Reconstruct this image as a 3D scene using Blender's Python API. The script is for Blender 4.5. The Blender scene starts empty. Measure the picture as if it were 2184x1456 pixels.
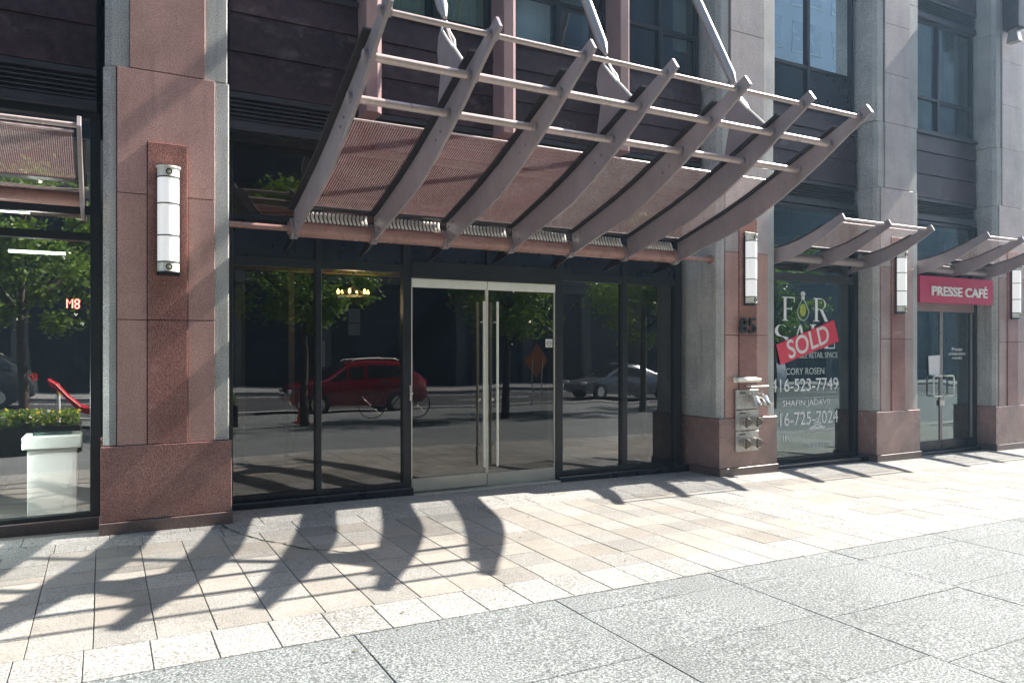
import bpy, bmesh, math, random
from mathutils import Vector, Matrix
random.seed(7)
S = bpy.context.scene
COL = S.collection
R = math.radians

# ---------------------------------------------------------------- camera
cam = bpy.data.cameras.new('camera')
cam.sensor_width = 36.0
cam.lens = 36.0 * 1600 / 2184
cam.shift_y = 11 / 2184
cam.clip_start = 0.05
cam.clip_end = 1500
camo = bpy.data.objects.new('camera', cam)
COL.objects.link(camo)
camo.location = (0, -7.6, 1.65)
camo.rotation_euler = (R(90), 0, -R(28.6))
S.camera = camo

# ---------------------------------------------------------------- world, sun, exposure
SUN_EL, SUN_IN = R(44.3), R(2.3)
W = bpy.data.worlds.new('World'); S.world = W; W.use_nodes = True
nt = W.node_tree
for n in list(nt.nodes): nt.nodes.remove(n)
sky = nt.nodes.new('ShaderNodeTexSky'); sky.sky_type = 'NISHITA'; sky.sun_disc = False
sky.sun_elevation = SUN_EL; sky.sun_rotation = R(90) + SUN_IN
sky.air_density = 1.0; sky.dust_density = 1.5; sky.ozone_density = 1.0
bg = nt.nodes.new('ShaderNodeBackground'); bg.inputs[1].default_value = 0.09
wo = nt.nodes.new('ShaderNodeOutputWorld')
nt.links.new(sky.outputs[0], bg.inputs[0]); nt.links.new(bg.outputs[0], wo.inputs[0])
sl = bpy.data.lights.new('sun', 'SUN'); sl.energy = 5.0; sl.angle = R(0.53); sl.color = (1.0, 0.95, 0.87)
so = bpy.data.objects.new('sun', sl); COL.objects.link(so)
trav = Vector((-math.cos(SUN_EL) * math.cos(SUN_IN), math.cos(SUN_EL) * math.sin(SUN_IN), -math.sin(SUN_EL)))
so.rotation_euler = trav.to_track_quat('-Z', 'Y').to_euler(); so.location = (20, -3, 20)
S.view_settings.view_transform = 'Standard'; S.view_settings.look = 'None'
S.view_settings.exposure = 1.85; S.view_settings.gamma = 1.0; S.view_settings.use_curve_mapping = False
S.cycles.max_bounces = 8; S.cycles.diffuse_bounces = 4; S.cycles.glossy_bounces = 4
S.cycles.transparent_max_bounces = 16; S.cycles.transmission_bounces = 4; S.cycles.volume_bounces = 0

# ---------------------------------------------------------------- materials
def nmat(name):
    m = bpy.data.materials.new(name); m.use_nodes = True
    t = m.node_tree
    return m, t, t.nodes['Principled BSDF'], t.nodes['Material Output']
def lk(t, a, b): t.links.new(a, b)
def ramp(t, fac, stops, interp='LINEAR'):
    r = t.nodes.new('ShaderNodeValToRGB'); r.color_ramp.interpolation = interp
    e = r.color_ramp.elements
    while len(e) < len(stops): e.new(0.5)
    for i, (p, c) in enumerate(stops):
        e[i].position = p; e[i].color = (c[0], c[1], c[2], 1)
    if fac is not None: lk(t, fac, r.inputs[0])
    return r.outputs[0]
def noise(t, scale, detail=3, rough=0.6, vec=None, dist=0):
    n = t.nodes.new('ShaderNodeTexNoise'); n.inputs['Scale'].default_value = scale
    n.inputs['Detail'].default_value = detail; n.inputs['Roughness'].default_value = rough
    n.inputs['Distortion'].default_value = dist
    if vec is not None: lk(t, vec, n.inputs['Vector'])
    return n.outputs['Fac']
def pos(t, sc=(1, 1, 1)):
    g = t.nodes.new('ShaderNodeNewGeometry')
    if sc == (1, 1, 1): return g.outputs['Position']
    m = t.nodes.new('ShaderNodeMapping'); m.inputs['Scale'].default_value = sc
    lk(t, g.outputs['Position'], m.inputs[0]); return m.outputs[0]
def mixc(t, fac, a, b, mode='MIX'):
    m = t.nodes.new('ShaderNodeMix'); m.data_type = 'RGBA'; m.blend_type = mode
    for s, v in ((m.inputs[0], fac), (m.inputs[6], a), (m.inputs[7], b)):
        if isinstance(v, (int, float)): s.default_value = v
        elif isinstance(v, tuple): s.default_value = (v[0], v[1], v[2], 1)
        else: lk(t, v, s)
    return m.outputs[2]
def maprange(t, v, a, b, c, d):
    m = t.nodes.new('ShaderNodeMapRange')
    for i, q in enumerate((a, b, c, d)): m.inputs[i + 1].default_value = q
    lk(t, v, m.inputs[0]); return m.outputs[0]
def bump(t, p, h, strength, dist=0.01):
    b = t.nodes.new('ShaderNodeBump'); b.inputs['Strength'].default_value = strength
    b.inputs['Distance'].default_value = dist
    lk(t, h, b.inputs['Height']); lk(t, b.outputs[0], p.inputs['Normal'])
def objrand(t):
    return t.nodes.new('ShaderNodeObjectInfo').outputs['Random']

def stone(name, dark, mid, light, speck=220, rough=0.45, var=0.18, big=0.35, streak=0.0, bmp=0.15, spec=0.5):
    m, t, p, o = nmat(name)
    v = pos(t)
    f = noise(t, speck, 2, 0.75, v)
    c = ramp(t, f, [(0.36, dark), (0.5, mid), (0.64, light)])
    b = noise(t, 1.7, 4, 0.6, v)
    k = maprange(t, b, 0.3, 0.7, 1 - big * 0.5, 1 + big * 0.35)
    r = maprange(t, objrand(t), 0, 1, 1 - var, 1 + var)
    mm = t.nodes.new('ShaderNodeMath'); mm.operation = 'MULTIPLY'; lk(t, k, mm.inputs[0]); lk(t, r, mm.inputs[1])
    c = mixc(t, 1.0, c, (1, 1, 1), 'MULTIPLY') if False else c
    vm = t.nodes.new('ShaderNodeVectorMath'); vm.operation = 'SCALE'; lk(t, c, vm.inputs[0]); lk(t, mm.outputs[0], vm.inputs['Scale'])
    out = vm.outputs[0]
    if streak:
        s = noise(t, 1.0, 5, 0.7, pos(t, (7, 7, 0.7)))
        q = maprange(t, s, 0.52, 0.75, 0, streak)
        out = mixc(t, q, out, tuple(x * 0.35 for x in mid))
    sz = t.nodes.new('ShaderNodeSeparateXYZ'); lk(t, v, sz.inputs[0])
    az = t.nodes.new('ShaderNodeMath'); az.operation = 'MULTIPLY_ADD'; lk(t, noise(t, 5, 4, 0.7, pos(t, (1, 1, .5))), az.inputs[0]); az.inputs[1].default_value = 0.9; lk(t, sz.outputs[2], az.inputs[2])
    out = mixc(t, maprange(t, az.outputs[0], 0.3, 0.75, 0.45, 0.0), out, (0.12, 0.10, 0.09))
    dr = noise(t, 1, 6, 0.7, pos(t, (14, 14, 0.9)))
    out = mixc(t, maprange(t, dr, 0.58, 0.72, 0, 0.28), out, tuple(q * 0.45 for q in mid))
    lk(t, out, p.inputs['Base Color'])
    rr = noise(t, 6, 4, 0.6, v)
    lk(t, maprange(t, rr, 0.3, 0.7, rough - 0.08, rough + 0.1), p.inputs['Roughness'])
    p.inputs['Specular IOR Level'].default_value = spec
    if bmp: bump(t, p, f, bmp, 0.004)
    return m
def plain(name, col, rough=0.5, metal=0.0, var=0.0, nz=0.15, nscale=8, bmp=0.0, spec=0.5):
    m, t, p, o = nmat(name)
    v = pos(t)
    n = noise(t, nscale, 5, 0.65, v)
    c = mixc(t, maprange(t, n, 0.3, 0.7, 0, 1), tuple(x * (1 - nz) for x in col), tuple(min(1, x * (1 + nz)) for x in col))
    if var:
        vm = t.nodes.new('ShaderNodeVectorMath'); vm.operation = 'SCALE'; lk(t, c, vm.inputs[0])
        lk(t, maprange(t, objrand(t), 0, 1, 1 - var, 1 + var), vm.inputs['Scale']); c = vm.outputs[0]
    if name.startswith('canopy') or name.startswith('mauve'):
        dr = noise(t, 1, 6, 0.75, pos(t, (30, 30, 3)))
        c = mixc(t, maprange(t, dr, 0.55, 0.7, 0, 0.4), c, tuple(q * 0.45 for q in col))
        sp = noise(t, 60, 3, 0.7, v)
        c = mixc(t, maprange(t, sp, 0.68, 0.72, 0, 0.5), c, (0.06, 0.04, 0.035))
    lk(t, c, p.inputs['Base Color'])
    lk(t, maprange(t, noise(t, nscale * 1.7, 4, 0.6, v), 0.3, 0.7, max(0.02, rough - 0.06), min(1, rough + 0.08)), p.inputs['Roughness'])
    p.inputs['Metallic'].default_value = metal; p.inputs['Specular IOR Level'].default_value = spec
    if bmp: bump(t, p, n, bmp, 0.01)
    return m
def glass(name, tint, refl, frefl=1.0, wav=0.011, gcol=(1, 1, 1)):
    m, t, p, o = nmat(name)
    t.nodes.remove(p)
    tr = t.nodes.new('ShaderNodeBsdfTransparent'); tr.inputs[0].default_value = (*tint, 1)
    gl = t.nodes.new('ShaderNodeBsdfGlossy'); gl.inputs['Roughness'].default_value = 0.0; gl.inputs[0].default_value = (*gcol, 1)
    fr = t.nodes.new('ShaderNodeFresnel'); fr.inputs[0].default_value = 1.5
    mt = t.nodes.new('ShaderNodeMath'); mt.operation = 'MULTIPLY_ADD'; mt.use_clamp = True
    lk(t, fr.outputs[0], mt.inputs[0]); mt.inputs[1].default_value = frefl; mt.inputs[2].default_value = refl
    mx = t.nodes.new('ShaderNodeMixShader')
    lk(t, mt.outputs[0], mx.inputs[0]); lk(t, tr.outputs[0], mx.inputs[1]); lk(t, gl.outputs[0], mx.inputs[2])
    b = t.nodes.new('ShaderNodeBump'); b.inputs['Strength'].default_value = 0.35; b.inputs['Distance'].default_value = wav
    lk(t, noise(t, 0.9, 1, 0.4, pos(t)), b.inputs['Height'])
    lk(t, b.outputs[0], gl.inputs['Normal'])
    lk(t, mx.outputs[0], o.inputs[0])
    return m
def emit(name, col, s):
    m, t, p, o = nmat(name)
    p.inputs['Base Color'].default_value = (*col, 1)
    p.inputs['Emission Color'].default_value = (*col, 1); p.inputs['Emission Strength'].default_value = s
    return m

M = {}
M['red'] = stone('red_granite', (0.26, 0.13, 0.11), (0.46, 0.265, 0.225), (0.65, 0.44, 0.39), 135, 0.42, 0.09, 0.4, 0.25)
M['redmidpol'] = stone('polished_brown_granite', (0.15, 0.08, 0.07), (0.30, 0.185, 0.16), (0.46, 0.31, 0.28), 140, 0.25, 0.08, 0.5, 0.15, 0.03, 0.6)
M['redpol'] = stone('polished_red_granite', (0.12, 0.045, 0.04), (0.30, 0.135, 0.11), (0.50, 0.27, 0.23), 120, 0.2, 0.08, 0.5, 0.15, 0.03, 0.6)
M['redpale'] = stone('veil_paled_granite', (0.26, 0.20, 0.19), (0.43, 0.365, 0.35), (0.58, 0.52, 0.50), 130, 0.5, 0.07, 0.35, 0.3)  # upper stone of farther pillars, partly veil put into its colour
M['redmid'] = stone('veil_greyed_granite', (0.22, 0.13, 0.115), (0.39, 0.27, 0.245), (0.56, 0.42, 0.39), 130, 0.45, 0.09, 0.4, 0.3)  # lower stone of farther pillars, greyed in colour for the veil
M['grey'] = stone('grey_granite', (0.17, 0.17, 0.16), (0.42, 0.42, 0.395), (0.66, 0.66, 0.62), 120, 0.65, 0.08, 0.5, 0.5, 0.8)
M['plinth'] = stone('dark_plinth_granite', (0.06, 0.035, 0.03), (0.13, 0.08, 0.07), (0.22, 0.15, 0.13), 170, 0.4, 0.1, 0.4)
M['core'] = plain('mortar_core', (0.05, 0.045, 0.045), 0.9)
M['spandrel'] = stone('spandrel_panel_paint', (0.028, 0.009, 0.012), (0.04, 0.015, 0.019), (0.052, 0.023, 0.026), 12, 0.45, 0.22, 0.5, 0.0, 0.02)
def spandrel_dirt():
    m = M['spandrel']; t = m.node_tree; p = t.nodes['Principled BSDF']
    src = p.inputs['Base Color'].links[0].from_socket
    n1 = noise(t, 3.2, 8, 0.75, pos(t, (1, 1, 1.6)), 0.3)
    n2 = noise(t, 1.1, 3, 0.5, pos(t))
    mm = t.nodes.new('ShaderNodeMath'); mm.operation = 'MULTIPLY'
    lk(t, maprange(t, n1, 0.52, 0.68, 0, 1), mm.inputs[0]); lk(t, maprange(t, n2, 0.48, 0.62, 0, 0.75), mm.inputs[1])
    lk(t, mixc(t, mm.outputs[0], src, (0.17, 0.14, 0.135)), p.inputs['Base Color'])
spandrel_dirt()
M['frame'] = plain('dark_frame_paint', (0.013, 0.015, 0.02), 0.38, 0.0, 0, 0.25, 5)
M['header'] = plain('header_panel', (0.014, 0.018, 0.028), 0.3, 0.0, 0.15, 0.3, 4)
M['louvre'] = plain('louvre_paint', (0.035, 0.035, 0.042), 0.42)
M['flange'] = plain('dark_paint_and_shade', (0.022, 0.018, 0.02), 0.45)  # dark paint; on the tail plates it stands in for shade
M['post'] = plain('mauve_post_paint', (0.29, 0.19, 0.185), 0.35, 0.0, 0.05, 0.12, 3)
M['canopy'] = plain('canopy_paint', (0.265, 0.225, 0.23), 0.38, 0.0, 0.08, 0.16, 3)
M['pipe'] = plain('canopy_pipe_paint', (0.34, 0.19, 0.16), 0.28, 0.0, 0.05, 0.15, 4)
M['rail'] = plain('canopy_rail_paint', (0.5, 0.40, 0.375), 0.3, 0.2, 0.05, 0.12, 4)
M['tube'] = plain('pale_tube_paint', (0.36, 0.335, 0.315), 0.32, 0.3, 0.04, 0.1, 4)
M['sunstripe'] = plain('sunlit_stripe_pale', (0.8, 0.79, 0.75), 0.4, 0.1, 0.05, 0.1)  # pale colour for the sunlight pattern on the pipe top
M['steel'] = plain('brushed_steel', (0.45, 0.45, 0.4), 0.42, 0.5, 0, 0.08, 6)
M['steelm'] = plain('satin_steel_rail', (0.82, 0.81, 0.70), 0.42, 0.2, 0, 0.06, 6)
M['plate'] = plain('worn_steel_plate', (0.46, 0.45, 0.42), 0.38, 0.35, 0, 0.3, 14, 0.15)
M['chrome'] = plain('worn_chrome', (0.6, 0.58, 0.54), 0.3, 0.9, 0, 0.2, 30, 0.2)
M['brass'] = plain('dark_cap', (0.12, 0.1, 0.08), 0.3, 0.6)
M['black'] = plain('black_paint', (0.012, 0.012, 0.014), 0.4)
M['rubber'] = plain('rubber', (0.02, 0.02, 0.02), 0.8)
M['white'] = plain('white_paint', (0.78, 0.78, 0.76), 0.45, 0, 0, 0.04)
M['paper'] = plain('paper', (0.75, 0.76, 0.78), 0.8, 0, 0, 0.05)
M['greypaper'] = plain('grey_notice', (0.17, 0.18, 0.19), 0.8)
M['vinyl'] = plain('white_vinyl', (0.92, 0.95, 0.95), 0.6, 0, 0, 0.02)
M['vinylpale'] = plain('pale_vinyl', (0.52, 0.62, 0.6), 0.5, 0, 0, 0.06)
M['sold'] = plain('red_banner_vinyl', (0.78, 0.045, 0.09), 0.5, 0, 0, 0.06)
M['signred'] = plain('crimson_sign_face', (0.50, 0.008, 0.075), 0.5, 0, 0, 0.12, 2)
M['bulb'] = plain('bulb_print_yellow', (0.42, 0.5, 0.07), 0.5, 0, 0, 0.4, 30)
M['film'] = plain('green_window_film', (0.012, 0.035, 0.032), 0.5, 0, 0, 0.4, 2)
M['filmlow'] = plain('pale_film', (0.16, 0.2, 0.2), 0.6, 0, 0, 0.2, 9)
M['glassA'] = glass('tinted_entrance_glass', (0.55, 0.55, 0.52), 0.10, 0.9)
M['glassD'] = glass('tinted_door_glass', (0.45, 0.46, 0.48), 0.07, 0.9)
M['glassL'] = glass('clear_shop_glass', (0.85, 0.92, 0.88), 0.27, 1.0)
M['glassB'] = glass('green_shop_glass', (0.5, 0.62, 0.62), 0.16, 0.9, gcol=(0.85, 1.0, 1.0))
M['glassU'] = glass('upper_window_glass', (0.82, 0.9, 0.92), 0.10, 0.9, 0.012, gcol=(0.85, 0.95, 1.0))
M['glassT'] = glass('dark_transom_glass', (0.25, 0.27, 0.3), 0.04, 0.8)
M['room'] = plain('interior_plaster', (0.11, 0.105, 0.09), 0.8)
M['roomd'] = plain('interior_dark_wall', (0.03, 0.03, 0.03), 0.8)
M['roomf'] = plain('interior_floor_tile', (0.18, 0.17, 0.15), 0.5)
M['curtain'] = plain('teal_curtain', (0.62, 0.76, 0.73), 0.8, 0, 0.1, 0.15, 2)
M['blind'] = plain('pale_blind', (0.4, 0.46, 0.48), 0.8, 0, 0.2, 0.15, 2)
M['wood'] = plain('honey_timber', (0.3, 0.17, 0.07), 0.4)
M['grout'] = plain('grout_bed', (0.10, 0.095, 0.085), 0.95)
M['litter'] = plain('dry_leaf', (0.16, 0.11, 0.05), 0.8, 0, 0, 0.5, 3)
M['tar'] = plain('tar_filler', (0.02, 0.022, 0.018), 0.7)

def paving(name, dark, mid, light, speck, var, dirt=0.25, rough=0.8, hue=0.0, mid2=None, contrast=(0.38, 0.5, 0.62), bmp=0.3):
    m, t, p, o = nmat(name)
    v = pos(t)
    f = noise(t, speck, 2, 0.8, v)
    c = ramp(t, f, [(contrast[0], dark), (contrast[1], mid), (contrast[2], light)])
    if mid2:
        rnd = objrand(t)
        c = mixc(t, maprange(t, rnd, 0.25, 0.9, 0, 0.85), c, mixc(t, 0.5, c, mid2))
    wn = t.nodes.new('ShaderNodeTexWhiteNoise'); wn.noise_dimensions = '1D'; lk(t, objrand(t), wn.inputs['W'])
    r = maprange(t, wn.outputs['Value'], 0, 1, 1 - var, 1 + var * 0.6)
    b = maprange(t, noise(t, 0.9, 6, 0.7, v), 0.3, 0.72, 1.08, 1 - dirt)
    b2 = maprange(t, noise(t, 7, 4, 0.7, v), 0.58, 0.75, 1.0, 1 - dirt * 0.6)
    m1 = t.nodes.new('ShaderNodeMath'); m1.operation = 'MULTIPLY'; lk(t, r, m1.inputs[0]); lk(t, b, m1.inputs[1])
    m2 = t.nodes.new('ShaderNodeMath'); m2.operation = 'MULTIPLY'; lk(t, m1.outputs[0], m2.inputs[0]); lk(t, b2, m2.inputs[1])
    vm = t.nodes.new('ShaderNodeVectorMath'); vm.operation = 'SCALE'; lk(t, c, vm.inputs[0]); lk(t, m2.outputs[0], vm.inputs['Scale'])
    vo = t.nodes.new('ShaderNodeTexVoronoi'); vo.inputs['Scale'].default_value = 1.6; lk(t, v, vo.inputs['Vector'])
    nn = noise(t, 9, 3, 0.6, v)
    ad = t.nodes.new('ShaderNodeMath'); ad.operation = 'MULTIPLY_ADD'; lk(t, nn, ad.inputs[0]); ad.inputs[1].default_value = 0.09; lk(t, vo.outputs['Distance'], ad.inputs[2])
    gum = maprange(t, ad.outputs[0], 0.075, 0.088, 0.42, 0.0)
    big = maprange(t, noise(t, 0.55, 5, 0.62, v, 0.4), 0.56, 0.68, 0.0, 0.16)
    col2 = mixc(t, gum, vm.outputs[0], tuple(q * 0.35 for q in mid))
    col2 = mixc(t, big, col2, tuple(q * 0.4 for q in mid))
    lk(t, col2, p.inputs['Base Color'])
    p.inputs['Roughness'].default_value = rough; p.inputs['Specular IOR Level'].default_value = 0.35
    bump(t, p, f, bmp, 0.004)
    return m
M['paver'] = paving('beige_concrete_paver', (0.14, 0.132, 0.12), (0.255, 0.242, 0.218), (0.345, 0.33, 0.305), 100, 0.17, 0.3, mid2=(0.285, 0.24, 0.19))
M['granite'] = paving('pale_granite_paving', (0.085, 0.08, 0.072), (0.245, 0.238, 0.22), (0.385, 0.375, 0.355), 66, 0.09, 0.28, contrast=(0.33, 0.47, 0.6))
M['slab'] = paving('grey_exposed_aggregate', (0.035, 0.04, 0.04), (0.135, 0.145, 0.143), (0.33, 0.34, 0.335), 74, 0.11, 0.2, contrast=(0.34, 0.5, 0.66), bmp=0.5)
M['farslab'] = M['slab']
M['asphalt'] = paving('asphalt', (0.03, 0.03, 0.032), (0.055, 0.055, 0.056), (0.09, 0.09, 0.09), 120, 0.0, 0.3)
M['ground'] = paving('far_ground', (0.1, 0.1, 0.1), (0.16, 0.16, 0.155), (0.22, 0.22, 0.21), 20, 0.0, 0.3)
M['marking'] = plain('road_marking', (0.75, 0.75, 0.72), 0.7, 0, 0, 0.1)

def mesh_mat(nm, ca, cb, cc):
    m, t, p, o = nmat(nm)
    u = t.nodes.new('ShaderNodeUVMap')
    sx = t.nodes.new('ShaderNodeSeparateXYZ'); lk(t, u.outputs[0], sx.inputs[0])
    def wave(kx, ky):
        a = t.nodes.new('ShaderNodeMath'); a.operation = 'MULTIPLY'; lk(t, sx.outputs[0], a.inputs[0]); a.inputs[1].default_value = kx
        b = t.nodes.new('ShaderNodeMath'); b.operation = 'MULTIPLY_ADD'; lk(t, sx.outputs[1], b.inputs[0]); b.inputs[1].default_value = ky; lk(t, a.outputs[0], b.inputs[2])
        c = t.nodes.new('ShaderNodeMath'); c.operation = 'SINE'; lk(t, b.outputs[0], c.inputs[0]); return c.outputs[0]
    w1, w2 = wave(120, 250), wave(-160, 250)
    mul = t.nodes.new('ShaderNodeMath'); mul.operation = 'MULTIPLY'; lk(t, w1, mul.inputs[0]); lk(t, w2, mul.inputs[1])
    hole = t.nodes.new('ShaderNodeMath'); hole.operation = 'GREATER_THAN'; lk(t, mul.outputs[0], hole.inputs[0]); hole.inputs[1].default_value = -0.2
    n = noise(t, 2.2, 5, 0.7, pos(t)); n2 = noise(t, 1.4, 4, 0.7, pos(t))
    c = ramp(t, n, [(0.38, ca), (0.6, cb)])
    gr = noise(t, 38, 3, 0.8, pos(t))
    c = mixc(t, maprange(t, gr, 0.42, 0.62, 0.0, 0.75), c, tuple(q * 0.3 for q in ca))
    lk(t, mixc(t, maprange(t, n2, 0.5, 0.62, 0, 0.5), c, cc), p.inputs['Base Color'])
    p.inputs['Roughness'].default_value = 0.45
    tr = t.nodes.new('ShaderNodeBsdfTransparent'); mx = t.nodes.new('ShaderNodeMixShader')
    tl = t.nodes.new('ShaderNodeBsdfTranslucent'); tl.inputs[0].default_value = (0.34, 0.24, 0.23, 1)   # strands tilt: sun glances through to the underside
    ms = t.nodes.new('ShaderNodeMixShader'); ms.inputs[0].default_value = 0.22
    lk(t, p.outputs[0], ms.inputs[1]); lk(t, tl.outputs[0], ms.inputs[2])
    lk(t, hole.outputs[0], mx.inputs[0]); lk(t, ms.outputs[0], mx.inputs[1]); lk(t, tr.outputs[0], mx.inputs[2]); lk(t, mx.outputs[0], o.inputs[0])
    return m
M['mesh'] = mesh_mat('reddish_expanded_mesh', (0.46, 0.15, 0.145), (0.64, 0.36, 0.35), (0.56, 0.13, 0.12))
M['meshg'] = mesh_mat('glare_greyed_mesh', (0.42, 0.36, 0.35), (0.6, 0.55, 0.54), (0.45, 0.3, 0.29))  # right-hand panels: glare put into a greyer copy of the mesh
def lens_mat():
    m, t, p, o = nmat('opal_lens')
    p.inputs['Base Color'].default_value = (0.86, 0.87, 0.86, 1); p.inputs['Roughness'].default_value = 0.18
    p.inputs['Coat Weight'].default_value = 0.4
    p.inputs['Emission Color'].default_value = (1.0, 0.98, 0.94, 1); p.inputs['Emission Strength'].default_value = 0.12
    return m
M['lens'] = lens_mat()
def leaf_mat(name, a, b):
    m, t, p, o = nmat(name)
    n = noise(t, 5, 4, 0.7, pos(t))
    c = ramp(t, n, [(0.35, a), (0.62, b)])
    lk(t, c, p.inputs['Base Color']); p.inputs['Roughness'].default_value = 0.33
    tl = t.nodes.new('ShaderNodeBsdfTranslucent'); lk(t, mixc(t, 0.5, c, (0.2, 0.36, 0.03)), tl.inputs[0])
    mx = t.nodes.new('ShaderNodeMixShader'); mx.inputs[0].default_value = 0.4
    lk(t, p.outputs[0], mx.inputs[1]); lk(t, tl.outputs[0], mx.inputs[2]); lk(t, mx.outputs[0], o.inputs[0])
    return m
M['leaf'] = leaf_mat('tree_leaf', (0.04, 0.10, 0.018), (0.24, 0.34, 0.07))
M['bark'] = plain('bark', (0.075, 0.06, 0.05), 0.9, 0, 0, 0.4, 20, 0.5)
M['flower'] = plain('yellow_petals', (0.6, 0.42, 0.03), 0.6, 0, 0, 0.3, 30)
M['brick'] = plain('opposite_brown_masonry', (0.03, 0.025, 0.022), 0.85, 0, 0, 0.25, 3)
M['bluewall'] = plain('opposite_blue_cladding', (0.015, 0.024, 0.04), 0.6, 0, 0, 0.15, 1)
M['column'] = plain('opposite_grey_column', (0.075, 0.075, 0.075), 0.8)
M['farpane'] = plain('far_window_pane', (0.012, 0.018, 0.024), 0.25, 0, 0.4, 0.3, 1, spec=0.25)
M['carred'] = plain('red_car_paint', (0.17, 0.005, 0.015), 0.15); M['carred'].node_tree.nodes['Principled BSDF'].inputs['Coat Weight'].default_value = 0.8
M['carsilver'] = plain('silver_car_paint', (0.16, 0.17, 0.18), 0.25, 0.5)
M['cardark'] = plain('charcoal_car_paint', (0.04, 0.045, 0.05), 0.22)
M['carwhite'] = plain('white_car_paint', (0.7, 0.7, 0.7), 0.3)
M['carglass'] = plain('car_window_glass', (0.012, 0.014, 0.016), 0.05)
M['redlight'] = plain('tail_light_red', (0.6, 0.01, 0.01), 0.2)
M['redplastic'] = plain('red_plastic', (0.62, 0.015, 0.03), 0.3)
M['yellowplastic'] = plain('yellow_plastic', (0.7, 0.4, 0.03), 0.3)
M['orange'] = plain('orange_cone_plastic', (0.6, 0.06, 0.03), 0.4)
M['orangesign'] = plain('orange_sign_face', (0.55, 0.17, 0.05), 0.6)
M['skin'] = plain('skin', (0.45, 0.27, 0.19), 0.5)
M['yshirt'] = plain('pale_yellow_cloth', (0.65, 0.6, 0.35), 0.8)
M['denim'] = plain('dark_denim', (0.04, 0.05, 0.08), 0.8)
M['hair'] = plain('dark_hair', (0.02, 0.014, 0.01), 0.5)
M['neon'] = emit('pink_neon', (1.0, 0.09, 0.07), 5.0)
M['lamp'] = emit('white_tube_light', (0.9, 1.0, 0.93), 1.2)
M['warm'] = emit('warm_bulb', (1.0, 0.66, 0.16), 4.0)

# ---------------------------------------------------------------- mesh helpers
class MB:
    def __init__(s): s.v = []; s.f = []; s.uv = None
    def box(s, x0, x1, y0, y1, z0, z1):
        b = len(s.v)
        s.v += [(x0, y0, z0), (x1, y0, z0), (x1, y1, z0), (x0, y1, z0), (x0, y0, z1), (x1, y0, z1), (x1, y1, z1), (x0, y1, z1)]
        s.f += [tuple(b + i for i in q) for q in ((0, 3, 2, 1), (4, 5, 6, 7), (0, 1, 5, 4), (1, 2, 6, 5), (2, 3, 7, 6), (3, 0, 4, 7))]
        return s
    def prism(s, poly, axis, a, b):
        """poly: 2D points; axis 'x': (y,z), 'y': (x,z), 'z': (x,y)"""
        n = len(poly); o = len(s.v)
        for c in (a, b):
            for p in poly:
                s.v.append({'x': (c, p[0], p[1]), 'y': (p[0], c, p[1]), 'z': (p[0], p[1], c)}[axis])
        s.f.append(tuple(o + i for i in range(n))[::-1]); s.f.append(tuple(o + n + i for i in range(n)))
        for i in range(n):
            j = (i + 1) % n; s.f.append((o + i, o + j, o + n + j, o + n + i))
        return s
    def tube(s, pts, r, n=10, cap=True):
        pts = [Vector(p) for p in pts]
        rs = r if isinstance(r, (list, tuple)) else [r] * len(pts)
        o = len(s.v); up = None
        for k, p in enumerate(pts):
            d = (pts[min(k + 1, len(pts) - 1)] - pts[max(k - 1, 0)]).normalized()
            if up is None:
                up = Vector((0, 0, 1)) if abs(d.z) < 0.9 else Vector((0, 1, 0))
            a = d.cross(up).normalized(); b = a.cross(d).normalized(); up = b
            for i in range(n):
                t = 2 * math.pi * i / n
                s.v.append(tuple(p + (a * math.cos(t) + b * math.sin(t)) * rs[k]))
        for k in range(len(pts) - 1):
            for i in range(n):
                j = (i + 1) % n
                s.f.append((o + k * n + i, o + k * n + j, o + (k + 1) * n + j, o + (k + 1) * n + i))
        if cap:
            s.f.append(tuple(o + i for i in range(n))[::-1]); s.f.append(tuple(o + (len(pts) - 1) * n + i for i in range(n)))
        return s
    def quad(s, *p):
        o = len(s.v); s.v += [tuple(q) for q in p]; s.f.append(tuple(range(o, o + len(p)))); return s
    def mesh(s, name, mat=None, bevel=0, smooth=False):
        me = bpy.data.meshes.new(name); me.from_pydata(s.v, [], s.f)
        bm = bmesh.new(); bm.from_mesh(me)
        bmesh.ops.recalc_face_normals(bm, faces=bm.faces)
        if bevel:
            es = [e for e in bm.edges if len(e.link_faces) == 2 and e.calc_face_angle(0) > 0.6]
            bmesh.ops.bevel(bm, geom=es, offset=bevel, segments=1, affect='EDGES', clamp_overlap=True)
        if smooth:
            for f in bm.faces: f.smooth = True
            for e in bm.edges:
                if len(e.link_faces) == 2 and e.calc_face_angle(0) > 0.7: e.smooth = False
        bm.to_mesh(me); bm.free()
        if mat: me.materials.append(M[mat])
        return me
    def build(s, name, mat, parent=None, bevel=0, smooth=False):
        return link(name, s.mesh(name, mat, bevel, smooth), parent)
def link(name, data, parent=None, loc=None, rot=None):
    o = bpy.data.objects.new(name, data); COL.objects.link(o)
    if parent is not None: o.parent = parent
    if loc: o.location = loc
    if rot: o.rotation_euler = rot
    return o
def tag(o, label=None, cat=None, group=None, kind=None):
    if label: o['label'] = label
    if cat: o['category'] = cat
    if group: o['group'] = group
    if kind: o['kind'] = kind
    return o
def empty(name, label, cat, loc=(0, 0, 0), group=None, rz=0):
    o = bpy.data.objects.new(name, None); COL.objects.link(o); o.location = loc; o.rotation_euler = (0, 0, rz)
    o.empty_display_size = 0.1
    return tag(o, label, cat, group)
def copy_tree(o, parent=None):
    c = o.copy(); COL.objects.link(c); c.parent = parent
    for ch in list(o.children): copy_tree(ch, c)
    return c
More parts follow.
